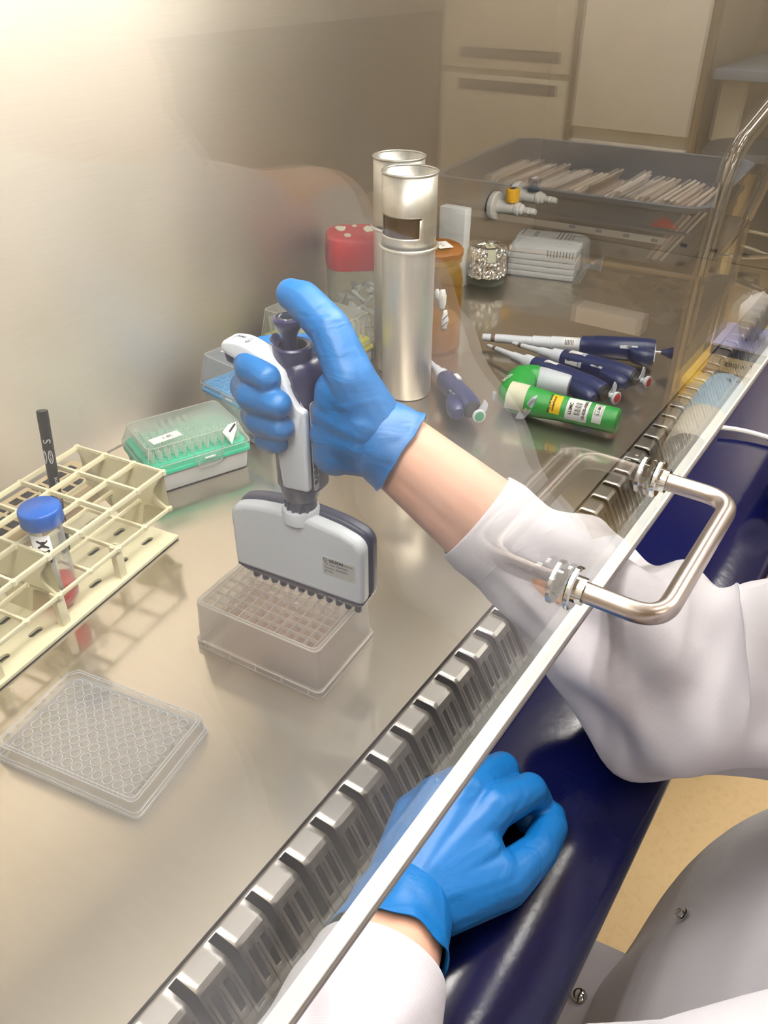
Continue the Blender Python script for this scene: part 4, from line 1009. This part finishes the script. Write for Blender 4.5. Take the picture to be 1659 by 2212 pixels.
def pipettor():
    org = Vector((.7385, .166, .0215)); ang = math.atan2(-.994, .107)
    t = thing('pipettor', 'green electric pipettor with white and yellow labels lying on its side', 'pipettor', org, ang)
    bm = B()   # grip and head in one bent body
    path = [Vector((.138-.012*k, 0, 0)) for k in range(9)] + bend([(.030, 0, 0), (.004, 0, 0), (-.002, .066, -.002), (.014, .070, -.003)], .018, 10)
    n = len(path)
    rad = []
    for p in path:
        rad.append(.0160+.004*max(0, min(1, (.07-p.x)/.05))*(1 if p.y < .06 else .7))
    tube(bm, path, rad, 26); obj('body', bm, M['green'], t, smooth=60)
    bm = B(); lathe(bm, [(.0160, .137), (.0155, .1405), (.013, .1425), (.0, .1430)], 28, AX(), True, False); obj('end_cap', bm, M['green'], t)
    bm = B(); lathe(bm, [(.0150, .012), (.0178, .016), (.0178, .024), (.0150, .058), (.0142, .060), (.010, .0605)], 30, Matrix.Translation((0, .070, -.003)) @ AX()); obj('nose_cone', bm, M['pip_grey'], t)
    bm = B(); prism(bm, round_poly([(.018, -.024), (.030, -.022), (.040, -.006), (.043, .012), (.037, .010), (.030, .0), (.022, -.012)], .003, 4), -.0185, -.0045, Matrix(((1, 0, 0, 0), (0, 0, 1, -.0), (0, 1, 0, .004), (0, 0, 0, 1))), .002); tg = obj('trigger_wing', bm, M['pip_grey'], t)
    bm = B(); lathe(bm, [(.0035, 0), (.0030, .0012), (0, .0013)], 20, along((.031, -.0186, -.004), (0, -1, 0)), True, False); obj('screw', bm, M['chrome'], tg)
    A0 = PI-.75      # the side facing the camera
    patch_x('masking_tape', t, M['tape'], .004, .028, .0204, .0198, A0, 1.05)
    text('lettering', 'INTEGRA', .0058, M['white_ink'], t, basis((-.006, .012, .0196), (.12, 1, .0), (-1, .12, 0)), .0001)
    bm = B(); box(bm, (-.0125, -.0155, .004), (.004, .002, .012), bev=.0008); obj('side_button', bm, M['pip_grey'], t)
    lb = patch_x('yellow_label', t, M['yellow'], .054, .073, .0166, .0162, A0, .80)
    wrap_text_x(lb, 'Mag correctief', .0044, M['ink'], .0590, .0166, A0, .0001, 1)
    wrap_text_x(lb, 'onderhoud', .0044, M['ink'], .0640, .0166, A0, .0001, 1)
    lb = patch_x('asset_label', t, M['white_label'], .080, .107, .0162, .0160, A0+.05, .95)
    wrap_text_x(lb, 'LUMC', .0056, M['ink'], .0855, .0163, A0+.1, .0002, 1)
    for q in range(11):
        a = A0-.45+.09*q; patch_x('barcode_bar', lb, M['ink'], .0905, .0980, .0163, .0163, a, (.018, .03, .012)[q % 3])
    wrap_text_x(lb, '18-820-0082', .0050, M['ink'], .1025, .0163, A0, .0001, 1)
    lb = patch_x('room_label', t, M['white_label'], .113, .1245, .0160, .0160, A0, .80)
    wrap_text_x(lb, 'L1-80', .0048, M['ink'], .1190, .0163, A0-.2, .0001, 1)
    bm = B(); R = .0166; P4 = [(.1150, A0-.62), (.1150, A0+.18), (.1230, A0+.18), (.1230, A0-.62), (.1150, A0-.62)]
    pts = []
    for (x0, a0), (x1, a1) in zip(P4, P4[1:]):
        for k in range(6): x, a = x0+(x1-x0)*k/6, a0+(a1-a0)*k/6; pts.append((x, R*math.cos(a), R*math.sin(a)))
    tube(bm, pts+[pts[0]], .0002, 4, False); obj('label_frame', bm, M['ink'], lb)
pipettor()

# ------------------------------------------------------------------ the person: body, gloves, coat
def hl(a, b, z): return PA*1 + Vector((UV_.x*a+NV.x*b, UV_.y*a+NV.y*b, z))
def capsule(bm, p0, p1, r0, r1, seg=14):
    p0, p1 = Vector(p0), Vector(p1); d = p1-p0; L = max(d.length, 1e-6); m = along(p0, d)
    pf = [(max(1e-5, r0*math.sin(t)), -r0*math.cos(t)) for t in [PI/2*k/5 for k in range(0, 6)]]
    pf += [(max(1e-5, r1*math.cos(t)), L+r1*math.sin(t)) for t in [PI/2*k/5 for k in range(0, 6)]]
    lathe(bm, pf, seg, m)
def chain(bm, pts, rs):
    for a, b, r0, r1 in zip(pts, pts[1:], rs, rs[1:]): capsule(bm, a, b, r0, r1)
def blob(name, bm, voxel, iters, mat, parent, factor=.5):
    """fuse overlapping limbs into one continuous skin"""
    me = bpy.data.meshes.new(name); bmesh.ops.recalc_face_normals(bm, faces=bm.faces); bm.to_mesh(me); bm.free()
    o = bpy.data.objects.new(name, me); col.objects.link(o)
    r = o.modifiers.new('fuse', 'REMESH'); r.mode = 'VOXEL'; r.voxel_size = voxel; r.adaptivity = 0
    s = o.modifiers.new('smooth', 'SMOOTH'); s.factor = factor; s.iterations = iters
    dg = bpy.context.evaluated_depsgraph_get(); m2 = bpy.data.meshes.new_from_object(o.evaluated_get(dg)); m2.name = name
    bpy.data.objects.remove(o); bpy.data.meshes.remove(me)
    m2.materials.clear(); m2.materials.append(mat)
    for p in m2.polygons: p.use_smooth = True
    return link(name, m2, parent)
RWR = hl(.122, .0, .213)                     # right wrist
RH = dict(
    thumb=([(.112, .004, .222), (.101, .006, .256), (.080, -.004, .2835), (.055, -.011, .2965), (.046, -.012, .2985)], [.0200, .0160, .0132, .0122, .0100]),
    index=([(.070, -.030, .250), (.046, -.036, .249), (.0190, -.026, .2470), (.0165, .002, .2530), (.0280, .0160, .2530), (.0440, .0215, .2510)], [.0135, .0118, .0118, .0116, .0112, .0096]),
    middle=([(.072, -.032, .236), (.050, -.040, .235), (.0130, -.028, .2260), (.0135, .004, .2300), (.0300, .0200, .2340), (.0540, .0255, .2350)], [.0135, .0122, .0120, .0120, .0116, .0094]),
    ring=([(.072, -.030, .215), (.052, -.036, .213), (.0185, -.025, .2050), (.0190, .004, .2090), (.0340, .0190, .2150), (.0540, .0245, .2170)], [.0130, .0116, .0114, .0112, .0108, .0090]),
    pinky=([(.074, -.022, .198), (.055, -.030, .196), (.0280, -.018, .1920), (.0270, .004, .1960), (.0360, .0160, .2000), (.0470, .0200, .2020)], [.0120, .0102, .0100, .0098, .0094, .0082]))
LWR = Vector((.0970, -.0970, .036))
LH = dict(
    thumb=([(.1120, -.1120, .030), (.1480, -.1370, .027), (.1800, -.1440, .022), (.2050, -.1420, .0165), (.2140, -.1385, .0150)], [.0180, .0150, .0115, .0105, .0088]),
    index=([(.1100, -.1000, .036), (.1760, -.1120, .046), (.2080, -.1230, .037), (.2150, -.1270, .020), (.2040, -.1265, .0130)], [.0170, .0135, .0108, .0100, .0086]),
    middle=([(.1080, -.0930, .036), (.1740, -.0930, .050), (.2130, -.1000, .036), (.2190, -.1030, .017), (.2040, -.1050, .0120)], [.0170, .0140, .0112, .0102, .0088]),
    ring=([(.1060, -.0870, .036), (.1630, -.0790, .046), (.1960, -.0840, .033), (.2030, -.0880, .016), (.1880, -.0920, .0120)], [.0165, .0130, .0106, .0098, .0086]),
    pinky=([(.1040, -.0840, .034), (.1490, -.0700, .038), (.1780, -.0700, .028), (.1850, -.0740, .015), (.1720, -.0780, .0110)], [.0155, .0120, .0096, .0090, .0080]))
def rp(v): return [hl(*p) for p in v]
def right_hand(bm, g):
    for k, (P_, R_) in RH.items(): chain(bm, rp(P_), [r+g for r in R_])
    # palm: from the wrist to the knuckles, with the thumb's mound
    W = RWR
    for tgt, r0, r1 in (((.078, -.024, .245), .021, .0150), ((.079, -.026, .227), .022, .0155), ((.079, -.024, .207), .022, .0150), ((.080, -.016, .192), .021, .0140), ((.103, .006, .252), .0215, .0165), ((.095, .004, .232), .022, .0185), ((.090, .002, .205), .021, .0170), ((.092, -.002, .193), .019, .0135)):
        capsule(bm, W+Vector((0, 0, 0)), hl(*tgt), r0+g, r1+g)
    capsule(bm, hl(.104, .006, .250), hl(.080, -.024, .244), .0140+g, .0130+g)
    capsule(bm, hl(.0875, .007, .197), hl(.0905, .006, .244), .0160+g, .0155+g); capsule(bm, hl(.085, -.012, .197), hl(.086, -.014, .240), .0150+g, .0150+g)
    for t0, t1, r0, r1 in (((.114, .004, .206), (.086, .004, .196), .0200, .0150), ((.112, .006, .214), (.086, .008, .212), .0205, .0150), ((.112, .006, .226), (.089, .008, .230), .0200, .0150), ((.106, .006, .244), (.093, .006, .246), .0170, .0150), ((.086, .004, .196), (.084, -.014, .194), .0140, .0120)):
        capsule(bm, hl(*t0), hl(*t1), r0+g, r1+g)
def left_hand(bm, g):
    for k, (P_, R_) in LH.items(): chain(bm, P_, [r+g for r in R_])
    W = LWR
    for tgt, r0, r1 in (((.170, -.110, .043), .021, .0150), ((.168, -.094, .046), .021, .0155), ((.158, -.081, .042), .020, .0150), ((.145, -.072, .034), .019, .0135), ((.146, -.130, .030), .020, .0165), ((.150, -.118, .038), .020, .0150)):
        capsule(bm, W, tgt, r0+g, r1+g)
RDIR = (Vector((.307, -.121, .110))-RWR).normalized()
REL = Vector((.3150, -.1750, .078)); RSH = Vector((.4200, -.4600, .300))
LEL = Vector((-.1150, -.1550, .060)); LSH = Vector((.0900, -.4600, .285))
def person():
    p = thing('person', 'person in a white lab coat and blue gloves pipetting with the raised hand', 'person', (.24, -.45, -.35))
    org = Vector((.24, -.45, -.35)); inv = Matrix.Translation(-org)
    bm = B()
    right_hand(bm, -.0014); left_hand(bm, -.0014)
    # forearms are a little wider than thick
    for a, b, r0, r1 in ((RWR, REL, .0230, .0300), (LWR, LEL, .0240, .0340)):
        ax = (b-a).normalized(); side = ax.cross(Vector((0, 0, 1))).normalized(); upv = side.cross(ax)
        k = upv if a is RWR else side
        for s in (-1, 1): capsule(bm, a+k*s*.0035, a+(b-a)*.45+k*s*.006, r0, .0305, 18); capsule(bm, a+(b-a)*.45+k*s*.006, b, .0305, r1, 18)
    for path_ in ((REL, REL+Vector((.035, -.035, -.008)), Vector((.372, -.285, .118)), Vector((.40, -.38, .215)), RSH), (LEL, Vector((-.07, -.20, .075)), Vector((.004, -.252, .112)), Vector((.040, -.345, .20)), LSH)):
        chain(bm, path_, [.030, .030, .032, .034, .036])
    capsule(bm, RSH, (.23, -.50, .31), .046, .050); capsule(bm, LSH, (.23, -.50, .31), .046, .050)
    capsule(bm, (.17, -.51, .24), (.17, -.48, -.18), .085, .095, 18); capsule(bm, (.29, -.51, .24), (.29, -.48, -.18), .085, .095, 18)
    capsule(bm, (.23, -.50, .30), (.23, -.48, .42), .052, .050)
    capsule(bm, (.15, -.46, -.2), (.15, -.10, -.25), .085, .065, 16); capsule(bm, (.33, -.48, -.2), (.42, -.42, -.26), .085, .07, 16)
    xform(bm.verts, inv)
    blob('body', bm, .0022, 6, M['skin'], p)
    # gloves, each one skin over the hand with a loose cuff
    def cuff(bm, W, ax, L, r0, r1, ky, seed, th0=0):
        n = 40; side = ax.cross(Vector((0, 0, 1))).normalized(); up = side.cross(ax); rs = []
        prof = [(-.010, r0*.90), (-.002, r0*1.0), (L*.25, r0*1.04), (L*.5, (r0+r1)/2), (L*.8, r1*.98), (L, r1*1.05)]
        outer = []
        for i, (x, r) in enumerate(prof):
            rw = r; w = x*1.0
            outer.append([W+ax*(w+(.0030*noise.noise((k*.35, seed, 1)) if i >= 4 else 0)+(.004*math.cos(2*PI*k/n+th0) if i >= 4 else 0))+(side*math.cos(2*PI*k/n)*(1 if ky == 0 else 1.12)+up*math.sin(2*PI*k/n)*(1.12 if ky == 0 else 1))*(rw+(.0022 if i > 1 else .0006)*noise.noise((k*.45, i*.8, seed))) for k in range(n)])
        inner = [[q+(W+ax*((q-W).dot(ax))-q).normalized()*.0016 for q in r] for r in outer[::-1]]
        rings(bm, outer+inner, False, False)
    for nm, fn, W, ax, seed, ky, r0, r1, L in (('glove', right_hand, RWR, RDIR, 3, 0, .0262, .0285, .016), ('glove', left_hand, LWR, (LEL-LWR).normalized(), 8, 1, .0262, .0300, .030)):
        bm = B(); fn(bm, .0009); capsule(bm, W, W+ax*.010, .0245, .0245, 20)
        xform(bm.verts, inv)
        g = blob(nm, bm, .0013, 5, M['glove'], p)
        bm = B(); cuff(bm, W, ax, L, r0, r1, ky, seed, .8); xform(bm.verts, inv)
        c = obj('cuff', bm, M['glove'], g, smooth=60)
        sd = c.modifiers.new('s', 'SUBSURF'); sd.levels = 1; sd.render_levels = 1
    # coat: trunk and skirt, two sleeves, collar
    bm = B(); n = 96; rs = []
    sec = [(-.62, .40, .30, -.46), (-.45, .40, .295, -.46), (-.30, .39, .275, -.46), (-.20, .37, .268, -.46), (-.12, .33, .246, -.462), (-.04, .27, .212, -.462), (.06, .225, .165, -.49), (.16, .215, .145, -.51), (.25, .215, .135, -.515), (.31, .205, .125, -.51), (.345, .16, .10, -.505), (.365, .085, .075, -.50)]
    for i, (z, rx, ry, cy_) in enumerate(sec):
        R = []
        for k in range(n):
            t = 2*PI*k/n; f = .010*noise.noise((math.cos(t)*2.2, math.sin(t)*2.2, z*1.3))+.005*noise.noise((math.cos(t)*6, math.sin(t)*6, z*2.5+4))
            fl = max(0, min(1, (.05-z)/.3)); f += fl*.008*math.sin(9*t+z*5)
            R.append(Vector((.23+(rx+f)*math.cos(t), cy_+(ry+f)*math.sin(t), z)))
        rs.append(R)
    rings(bm, rs, False, False); xform(bm.verts, inv)
    co = obj('lab_coat', bm, M['coat'], p, smooth=70); s = co.modifiers.new('s', 'SUBSURF'); s.levels = 1; s.render_levels = 2
    co.modifiers.new('t', 'SOLIDIFY').thickness = .0012
    def sleeve(pts, radii, seed, amp, up0=(0, 0, 1), cuffw=.035):
        P_ = [Vector(q) for q in pts]; R_ = list(radii)
        # resample along a smooth path
        out = []; m = 60
        for i in range(m+1):
            f = i/m*(len(P_)-1); j = min(int(f), len(P_)-2); t = f-j
            p0, p1, p2, p3 = P_[max(j-1, 0)], P_[j], P_[j+1], P_[min(j+2, len(P_)-1)]
            q = .5*((2*p1)+(p2-p0)*t+(2*p0-5*p1+4*p2-p3)*t*t+(3*p1-p0-3*p2+p3)*t**3)
            out.append((q, R_[j]*(1-t)+R_[j+1]*t))
        n = 56; rs = []; up = Vector(up0); arc = 0
        for i, (q, r) in enumerate(out):
            d = (out[min(i+1, m)][0]-out[max(i-1, 0)][0]).normalized()
            x = up.cross(d).normalized(); y = d.cross(x); up = y
            if i: arc += (q-out[i-1][0]).length
            R = []
            ease = min(1, max(0, (arc-.012)/.05))
            for k in range(n):
                t = 2*PI*k/n
                f = amp*ease*(1.5*noise.noise((math.cos(t)*1.5+seed, math.sin(t)*1.5, arc*9))+.9*noise.noise((math.cos(t)*1.0+arc*16, math.sin(t)*2.6+seed, arc*14))+.55*math.sin(arc*75+2.2*t+3*noise.noise((t*.0+seed, arc*6, math.cos(t)))))
                if abs(arc-cuffw) < .0025: f -= .0006
                R.append(q+(x*math.cos(t)+y*math.sin(t))*(r+f))
            rs.append(R)
        bm = B()
        inner = [[q+(out[i][0]-q).normalized()*.0018 for q in rs[i]] for i in (2, 1, 0)]
        rings(bm, inner+rs, False, False); xform(bm.verts, inv); return bm
    W2 = RWR+RDIR*.082
    bm = sleeve([W2, RWR+RDIR*.115, RWR+RDIR*.17, REL+Vector((.005, .030, .008)), REL+Vector((.035, -.035, -.010)), (.372, -.285, .118), (.40, -.38, .22), (.395, -.46, .295)],
                [.0350, .0400, .0470, .0600, .0720, .0730, .0720, .0600], 2.3, .0115)
    so = obj('coat_sleeve', bm, M['coat'], co, smooth=80); so.modifiers.new('s', 'SUBSURF').render_levels = 1
    LD = (LEL-LWR).normalized()
    bm = sleeve([LWR+LD*.040, LWR+LD*.075, LWR+LD*.14, LEL+Vector((.03, .004, .0)), LEL+Vector((.025, -.040, .02)), (.004, -.252, .112), (.040, -.345, .20), (.085, -.46, .285)],
                [.0370, .0410, .0460, .0540, .0580, .0620, .0660, .0600], 7.1, .0060)
    so = obj('coat_sleeve', bm, M['coat'], co, smooth=80); so.modifiers.new('s', 'SUBSURF').render_levels = 1
    # flap of the coat over the near thigh
    bm = B(); n = 40; rs = []
    for (y, w, zt) in ((-.42, .10, -.150), (-.30, .104, -.155), (-.22, .106, -.165), (-.15, .104, -.178), (-.10, .098, -.190), (-.07, .090, -.205)):
        rs.append([Vector((.198+w*math.cos(PI*k/n)*1.0, y+.004*noise.noise((k*.2, y*9, 1)), zt-.11+(.11)*math.sin(PI*k/n)**.8+.003*noise.noise((k*.3, y*14, 5)))) for k in range(n+1)])
    V = rings(bm, rs, False, False, False); xform(bm.verts, inv)
    fo = obj('coat_flap', bm, M['coat'], co, smooth=80); fo.modifiers.new('t', 'SOLIDIFY').thickness = .0012
    # collar
    bm = B(); rs = []
    for z, r in ((.350, .075), (.375, .066), (.405, .068), (.385, .082), (.355, .098)):
        rs.append([Vector((.23+r*math.cos(2*PI*k/40), -.495+r*.85*math.sin(2*PI*k/40), z-.02*math.sin(2*PI*k/40))) for k in range(40)])
    rings(bm, rs, False, False); xform(bm.verts, inv); obj('collar', bm, M['coat'], co, smooth=80)
    def snap(pos, nrm):
        m = along(Vector(pos)-org, nrm)
        bm = B(); lathe(bm, [(0, 0), (.0055, 0), (.0058, .0008), (.0050, .0014), (.0034, .0012), (.0030, .0034), (.0016, .0040), (0, .0041)], 22, m, False, False)
        obj('snap_button', bm, M['chrome'], co)
    for pos, nrm in SNAPS: snap(pos, nrm)
    return p
SNAPS = [((.262, -.2305, -.084), (0, .8, .6)), ((.212, -.186, -.169), (0, .1, 1))]
person()

# ------------------------------------------------------------------ things out in the room, seen mirrored in the front glass
def trolley():
    t = thing('lab_trolley', 'steel trolley carrying a grey tray of papers, mirrored in the front glass', 'trolley', (1.93, -.79, FZ), math.radians(-4))
    w, d = .52, .66
    for x in (-w/2, w/2):
        for y in (-d/2, d/2):
            bm = B(); tube(bm, [(x, y, .09), (x, y, .66)], .012, 12); lg = obj('upright', bm, M['tube_steel'], t)
            bm = B(); lathe(bm, [(.0, -.012), (.028, -.012), (.030, 0), (.028, .012), (0, .012)], 20, along((x, y, .032), (1, 0, 0)), False, False); box(bm, (x, y, .072), (.03, .03, .03)); obj('caster', bm, M['grey_dark'], lg)
    for z in (.14, .50, .655):  # lowest dark shelf is added to keep the bright floor out of the reflection
        bm = B(); box(bm, (0, 0, z), (w+.02, d+.02, .012), bev=.004); obj('shelf', bm, M['grey_dark'] if z < .6 else M['tube_steel'], t)
    bm = B(); tube(bm, bend([(-w/2, d/2, .66), (-w/2+.02, d/2+.01, .90), (-w/2+.30, d/2+.10, 1.08), (w/2, d/2+.10, 1.08), (w/2, d/2, .66)], .06, 8), .014, 14); obj('push_handle', bm, M['chrome'], t)
    bm = B(); rings(bm, [rrect(w-.03, d-.03, .03, .15), rrect(w-.01, d-.01, .03, .49)]); obj('lower_crate', bm, M['grey_dark'], t)  # crate made deep and dark to block the floor's bright reflection
    return t
trolley()
def tote():
    t = thing('paper_tray', 'grey plastic tray of papers on the trolley, mirrored in the front glass', 'tray', (1.93, -.79, -.088), math.radians(-4))
    w, d, h = .54, .62, .135
    bm = B(); rings(bm, [rrect(w-.05, d-.05, .04, 0), rrect(w-.04, d-.04, .04, .004), rrect(w-.02, d-.02, .045, h*.55), rrect(w+.004, d+.004, .05, h*.56), rrect(w+.004, d+.004, .05, h*.60), rrect(w-.012, d-.012, .045, h*.61), rrect(w, d, .045, h-.012), rrect(w+.024, d+.024, .055, h-.01), rrect(w+.024, d+.024, .055, h), rrect(w-.004, d-.004, .045, h), rrect(w-.03, d-.03, .04, .012)], True, True); obj('tray_body', bm, M['tote'], t)
    bm = B(); prism(bm, [(-.03, 0), (.03, 0), (0, .022)], 0, .001, Matrix(((0, 0, -1, -w/2-.003), (1, 0, 0, .24), (0, 1, 0, h*.66), (0, 0, 0, 1)))); obj('red_sticker', bm, M['btn_red'], t)
    bm = B(); box(bm, (-w/2-.004, 0, h*.45), (.003, d-.12, .014)); obj('white_strip', bm, M['pip_grey'], t)
tote()
rnd = random.Random(11)
for k in range(38):
    bm = B(); wv = rnd.uniform(.19, .23); hv = rnd.uniform(.120, .152)
    box(bm, (0, 0, hv/2), (wv, (.004+.004*rnd.random()), hv)); 
    for v in bm.verts: v.co.z += .006*noise.noise((v.co.x*30, k, 1)) if v.co.z > hv/2 else 0
    c = rnd.choice(('#f2eae4', '#e8dcd2', '#f4f0ee', '#e2d6c8', '#eee0d8'))
    mt = bpy.data.materials.get('paper_'+c[1:]) or plastic('paper_'+c[1:], c, .8, .05, 30)
    yv = .235-.0135*k
    o = obj('paper_sheet', bm, mt, None, (1.80+rnd.uniform(-.012, .012), -.80-yv, -.072), (-.55+rnd.uniform(-.04, .04), 0, rnd.uniform(-.04, .04)), 0)
    tag(o, 'folded paper standing on edge in the grey tray, mirrored in the front glass', 'paper', 'papers in the grey tray')
# lower shelf contents
def film():
    bm = B(); V = []
    for i in range(26):
        for j in range(22):
            x, y = (i-12.5)*.017, (j-10.5)*.022
            V.append(bm.verts.new((x, y, .02+.05*abs(noise.noise((x*9, y*9, 2)))+.03*abs(noise.noise((x*25, y*25, 5)))+.01)))
    for i in range(25):
        for j in range(21): bm.faces.new((V[i*22+j], V[i*22+j+1], V[i*22+j+23], V[i*22+j+22]))
    o = obj('plastic_film', bm, M['bag'], None, (1.92, -.72, FZ+.492), None, 30); tag(o, 'crumpled clear plastic film on the lower trolley shelf, mirrored in the front glass', 'plastic film')
film()
bm = B(); box(bm, (0, 0, .02), (.05, .16, .04), bev=.003); o = obj('white_carton', bm, M['white_label'], None, (1.69, -.62, FZ+.5065)); tag(o, 'small flat white carton on the lower trolley shelf, mirrored in the front glass', 'carton')
def fridge():
    t = thing('refrigerator', 'tall beige refrigerator with two dark door grips, mirrored in the front glass', 'refrigerator', (3.86, -1.87, FZ))
    bm = B(); box(bm, (0, 0, .95), (.66, .62, 1.88), bev=.01); obj('cabinet_body', bm, M['beige'], t)
    for z0, z1, gz in ((.06, .775, .735), (.80, 1.88, .86)):
        bm = B(); box(bm, (-.345, 0, (z0+z1)/2), (.03, .615, z1-z0), bev=.006); dr = obj('door', bm, M['beige'], t)
        bm = B(); box(bm, (-.3615, .02, gz), (.004, .48, .042)); obj('door_grip', bm, M['grey_dark'], dr)
fridge()
def cupboard():
    t = thing('tall_cupboard', 'tall beige cupboard with a plain panelled door, mirrored in the front glass', 'cupboard', (3.86, -1.275, FZ))
    bm = B(); box(bm, (0, 0, .95), (.66, .54, 1.88), bev=.006); obj('carcass', bm, M['beige'], t)
    bm = B(); box(bm, (-.345, 0, 1.24), (.03, .50, 1.26), bev=.006); dr = obj('door', bm, M['white_paint'], t)
    bm = B(); box(bm, (-.345, 0, .30), (.03, .50, .52), bev=.006); obj('door', bm, M['white_paint'], t)
    bm = B(); box(bm, (-.345, .268, .95), (.034, .026, 1.88)); obj('edge_strip', bm, M['tube_steel'], t)
    bm = B(); box(bm, (-.345, -.268, .95), (.034, .026, 1.88)); obj('edge_strip', bm, M['tube_steel'], t)
cupboard()
def counter():
    t = thing('lab_bench', 'lab bench with a grey top and open knee space, mirrored in the front glass', 'bench', (3.90, -.25, FZ))
    bm = B(); box(bm, (0, 0, .84), (.76, 1.46, .035), bev=.004); obj('bench_top', bm, M['tote'], t)
    bm = B(); box(bm, (0, -.66, .41), (.60, .10, .82)); obj('side_panel', bm, M['beige'], t)
    bm = B(); box(bm, (.30, .05, .41), (.04, 1.3, .82)); obj('rear_panel', bm, M['grey_dark'], t)
counter()
def device():
    t = thing('bench_instrument', 'beige instrument with a ribbed front on the lab bench, mirrored in the front glass', 'instrument', (3.80, -.52, .1085))
    bm = B(); box(bm, (0, 0, .16), (.40, .42, .32), bev=.008); obj('housing', bm, M['beige'], t)
    for k in range(7):
        bm = B(); box(bm, (-.2015, 0, .085+.015*k), (.003, .40, .004)); obj('front_rib', bm, M['tote'], t)
    bm = B(); box(bm, (-.2015, -.03, .035), (.003, .13, .022)); obj('display', bm, M['grey_dark'], t)
device()
def stool():
    t = thing('lab_stool', 'stool with a cream column, chrome foot ring and casters, mirrored in the front glass', 'stool', (3.40, -.74, FZ))
    for k in range(5):
        a = 2*PI*k/5+.3; c, s_ = math.cos(a), math.sin(a)
        bm = B(); tube(bm, [(0, 0, .13), (.14*c, .14*s_, .10), (.27*c, .27*s_, .075)], [.020, .016, .012], 10); lg = obj('base_arm', bm, M['chrome'], t)
        bm = B(); lathe(bm, [(0, -.010), (.024, -.010), (.026, 0), (.024, .010), (0, .010)], 18, along((.27*c, .27*s_, .027), (-s_, c, 0)), False, False); box(bm, (.27*c, .27*s_, .055), (.02, .02, .03)); obj('caster', bm, M['grey_dark'], lg)
    bm = B(); lathe(bm, [(.026, .10), (.026, .40), (.020, .41), (.020, .56)], 20); obj('column', bm, plastic('cream_enamel', '#e0cfa0', .4), t)
    bm = B(); tube(bm, [(.20*math.cos(2*PI*k/40), .20*math.sin(2*PI*k/40), .27) for k in range(41)], .009, 10, False); rg = obj('foot_ring', bm, M['chrome'], t)
    for k in range(3):
        a = 2*PI*k/3; bm = B(); tube(bm, [(.02*math.cos(a), .02*math.sin(a), .27), (.2*math.cos(a), .2*math.sin(a), .27)], .006, 8); obj('ring_spoke', bm, M['chrome'], rg)
    bm = B(); lathe(bm, [(.0, .55), (.15, .555), (.185, .57), (.19, .60), (.17, .625), (0, .63)], 36, None, False, False); obj('seat', bm, M['grey_dark'], t)
stool()
def bin_():
    t = thing('waste_bin', 'blue bin with a yellow rim beside the armrest, mirrored in the front glass', 'bin', (1.345, -.2690, FZ))
    bm = B(); rings(bm, [rrect(.22, .09, .02, 0), rrect(.245, .105, .02, .60), rrect(.23, .092, .02, .60), rrect(.21, .08, .02, .02)]); obj('bin_body', bm, plastic('bin_blue', '#1a4a98', .4), t)
    bm = B(); rings(bm, [rrect(.262, .121, .03, .598), rrect(.266, .125, .03, .604), rrect(.266, .125, .03, .628), rrect(.258, .118, .03, .634), rrect(.180, .080, .02, .634), rrect(.176, .076, .02, .622)], True, True); rm = obj('yellow_rim', bm, M['yellow'], t)
    for k in (-1, 1):
        bm = B(); box(bm, (-.132, .035*k, .605), (.01, .03, .02), bev=.002); obj('rim_clip', bm, M['yellow'], rm)
bin_()
def tissues():
    t = thing('tissue_box', 'lilac and cream tissue box standing on the yellow bin rim, mirrored in the front glass', 'tissue box', (1.345, -.2590, -.1158), 0)
    bm = B(); box(bm, (0, 0, .0225), (.115, .092, .045)); obj('carton_side', bm, plastic('cream_card', '#d8d0bc', .6), t)
    bm = B(); box(bm, (0, 0, .046), (.1152, .0922, .002)); tp = obj('carton_top', bm, M['kimbox'], t)
    bm = B(); box(bm, (-.0578, 0, .036), (.0006, .0922, .016)); obj('blue_band', bm, M['navy'], t)
    bm = B(); rs = []
    for i, (z, r) in enumerate(((.047, .018), (.065, .030), (.085, .042), (.105, .040), (.120, .020))):
        rs.append([Vector(((r+.012*noise.noise((k*.6, i, 1)))*math.cos(2*PI*k/26), .6*(r+.012*noise.noise((k*.6, i, 1)))*math.sin(2*PI*k/26), z+.012*noise.noise((k*.5, i*2, 7)))) for k in range(26)])
    rings(bm, rs, False, True); obj('tissue', bm, M['white_label'], t, smooth=80)
    text('lettering', '[ wipes ]', .016, M['ink'], t, basis((-.0580, .0, .016), (0, -1, 0), (0, 0, 1)), .0001)
tissues()
def bottle():
    t = thing('squeeze_bottle', 'pale blue and cream rounded bottle lying on the armrest, mirrored in the front glass', 'bottle', (.695, -.185, .0360), 0, None, (0, 0, math.radians(-3)))
    bm = B(); lathe(bm, [(0, 0), (.026, .001), (.028, .006), (.0285, .075)], 32, AX(), False, False); obj('cream_end', bm, plastic('bottle_cream', '#e4dccb', .5), t)
    bm = B(); lathe(bm, [(.0287, .074), (.0287, .150), (.027, .175), (.020, .192), (.008, .198), (0, .1985)], 32, AX(), False, False); bd = obj('blue_end', bm, M['blue_shade'], t)
    text('lettering', '5 g', .014, M['ink'], bd, basis((.155, .010, .0282), (0, -1, 0), (1, 0, 0)), .0001)
bottle()
bm = B(); tube(bm, bend([(.826, -.076, .012), (.834, -.10, .0125), (.832, -.140, .0125), (.824, -.185, .0115), (.818, -.215, -.02), (.815, -.225, -.3)], .02, 6), .0032, 10); o = obj('white_tubing', bm, M['tap_white']); tag(o, 'thin white tubing lying across the navy armrest at right', 'tubing')
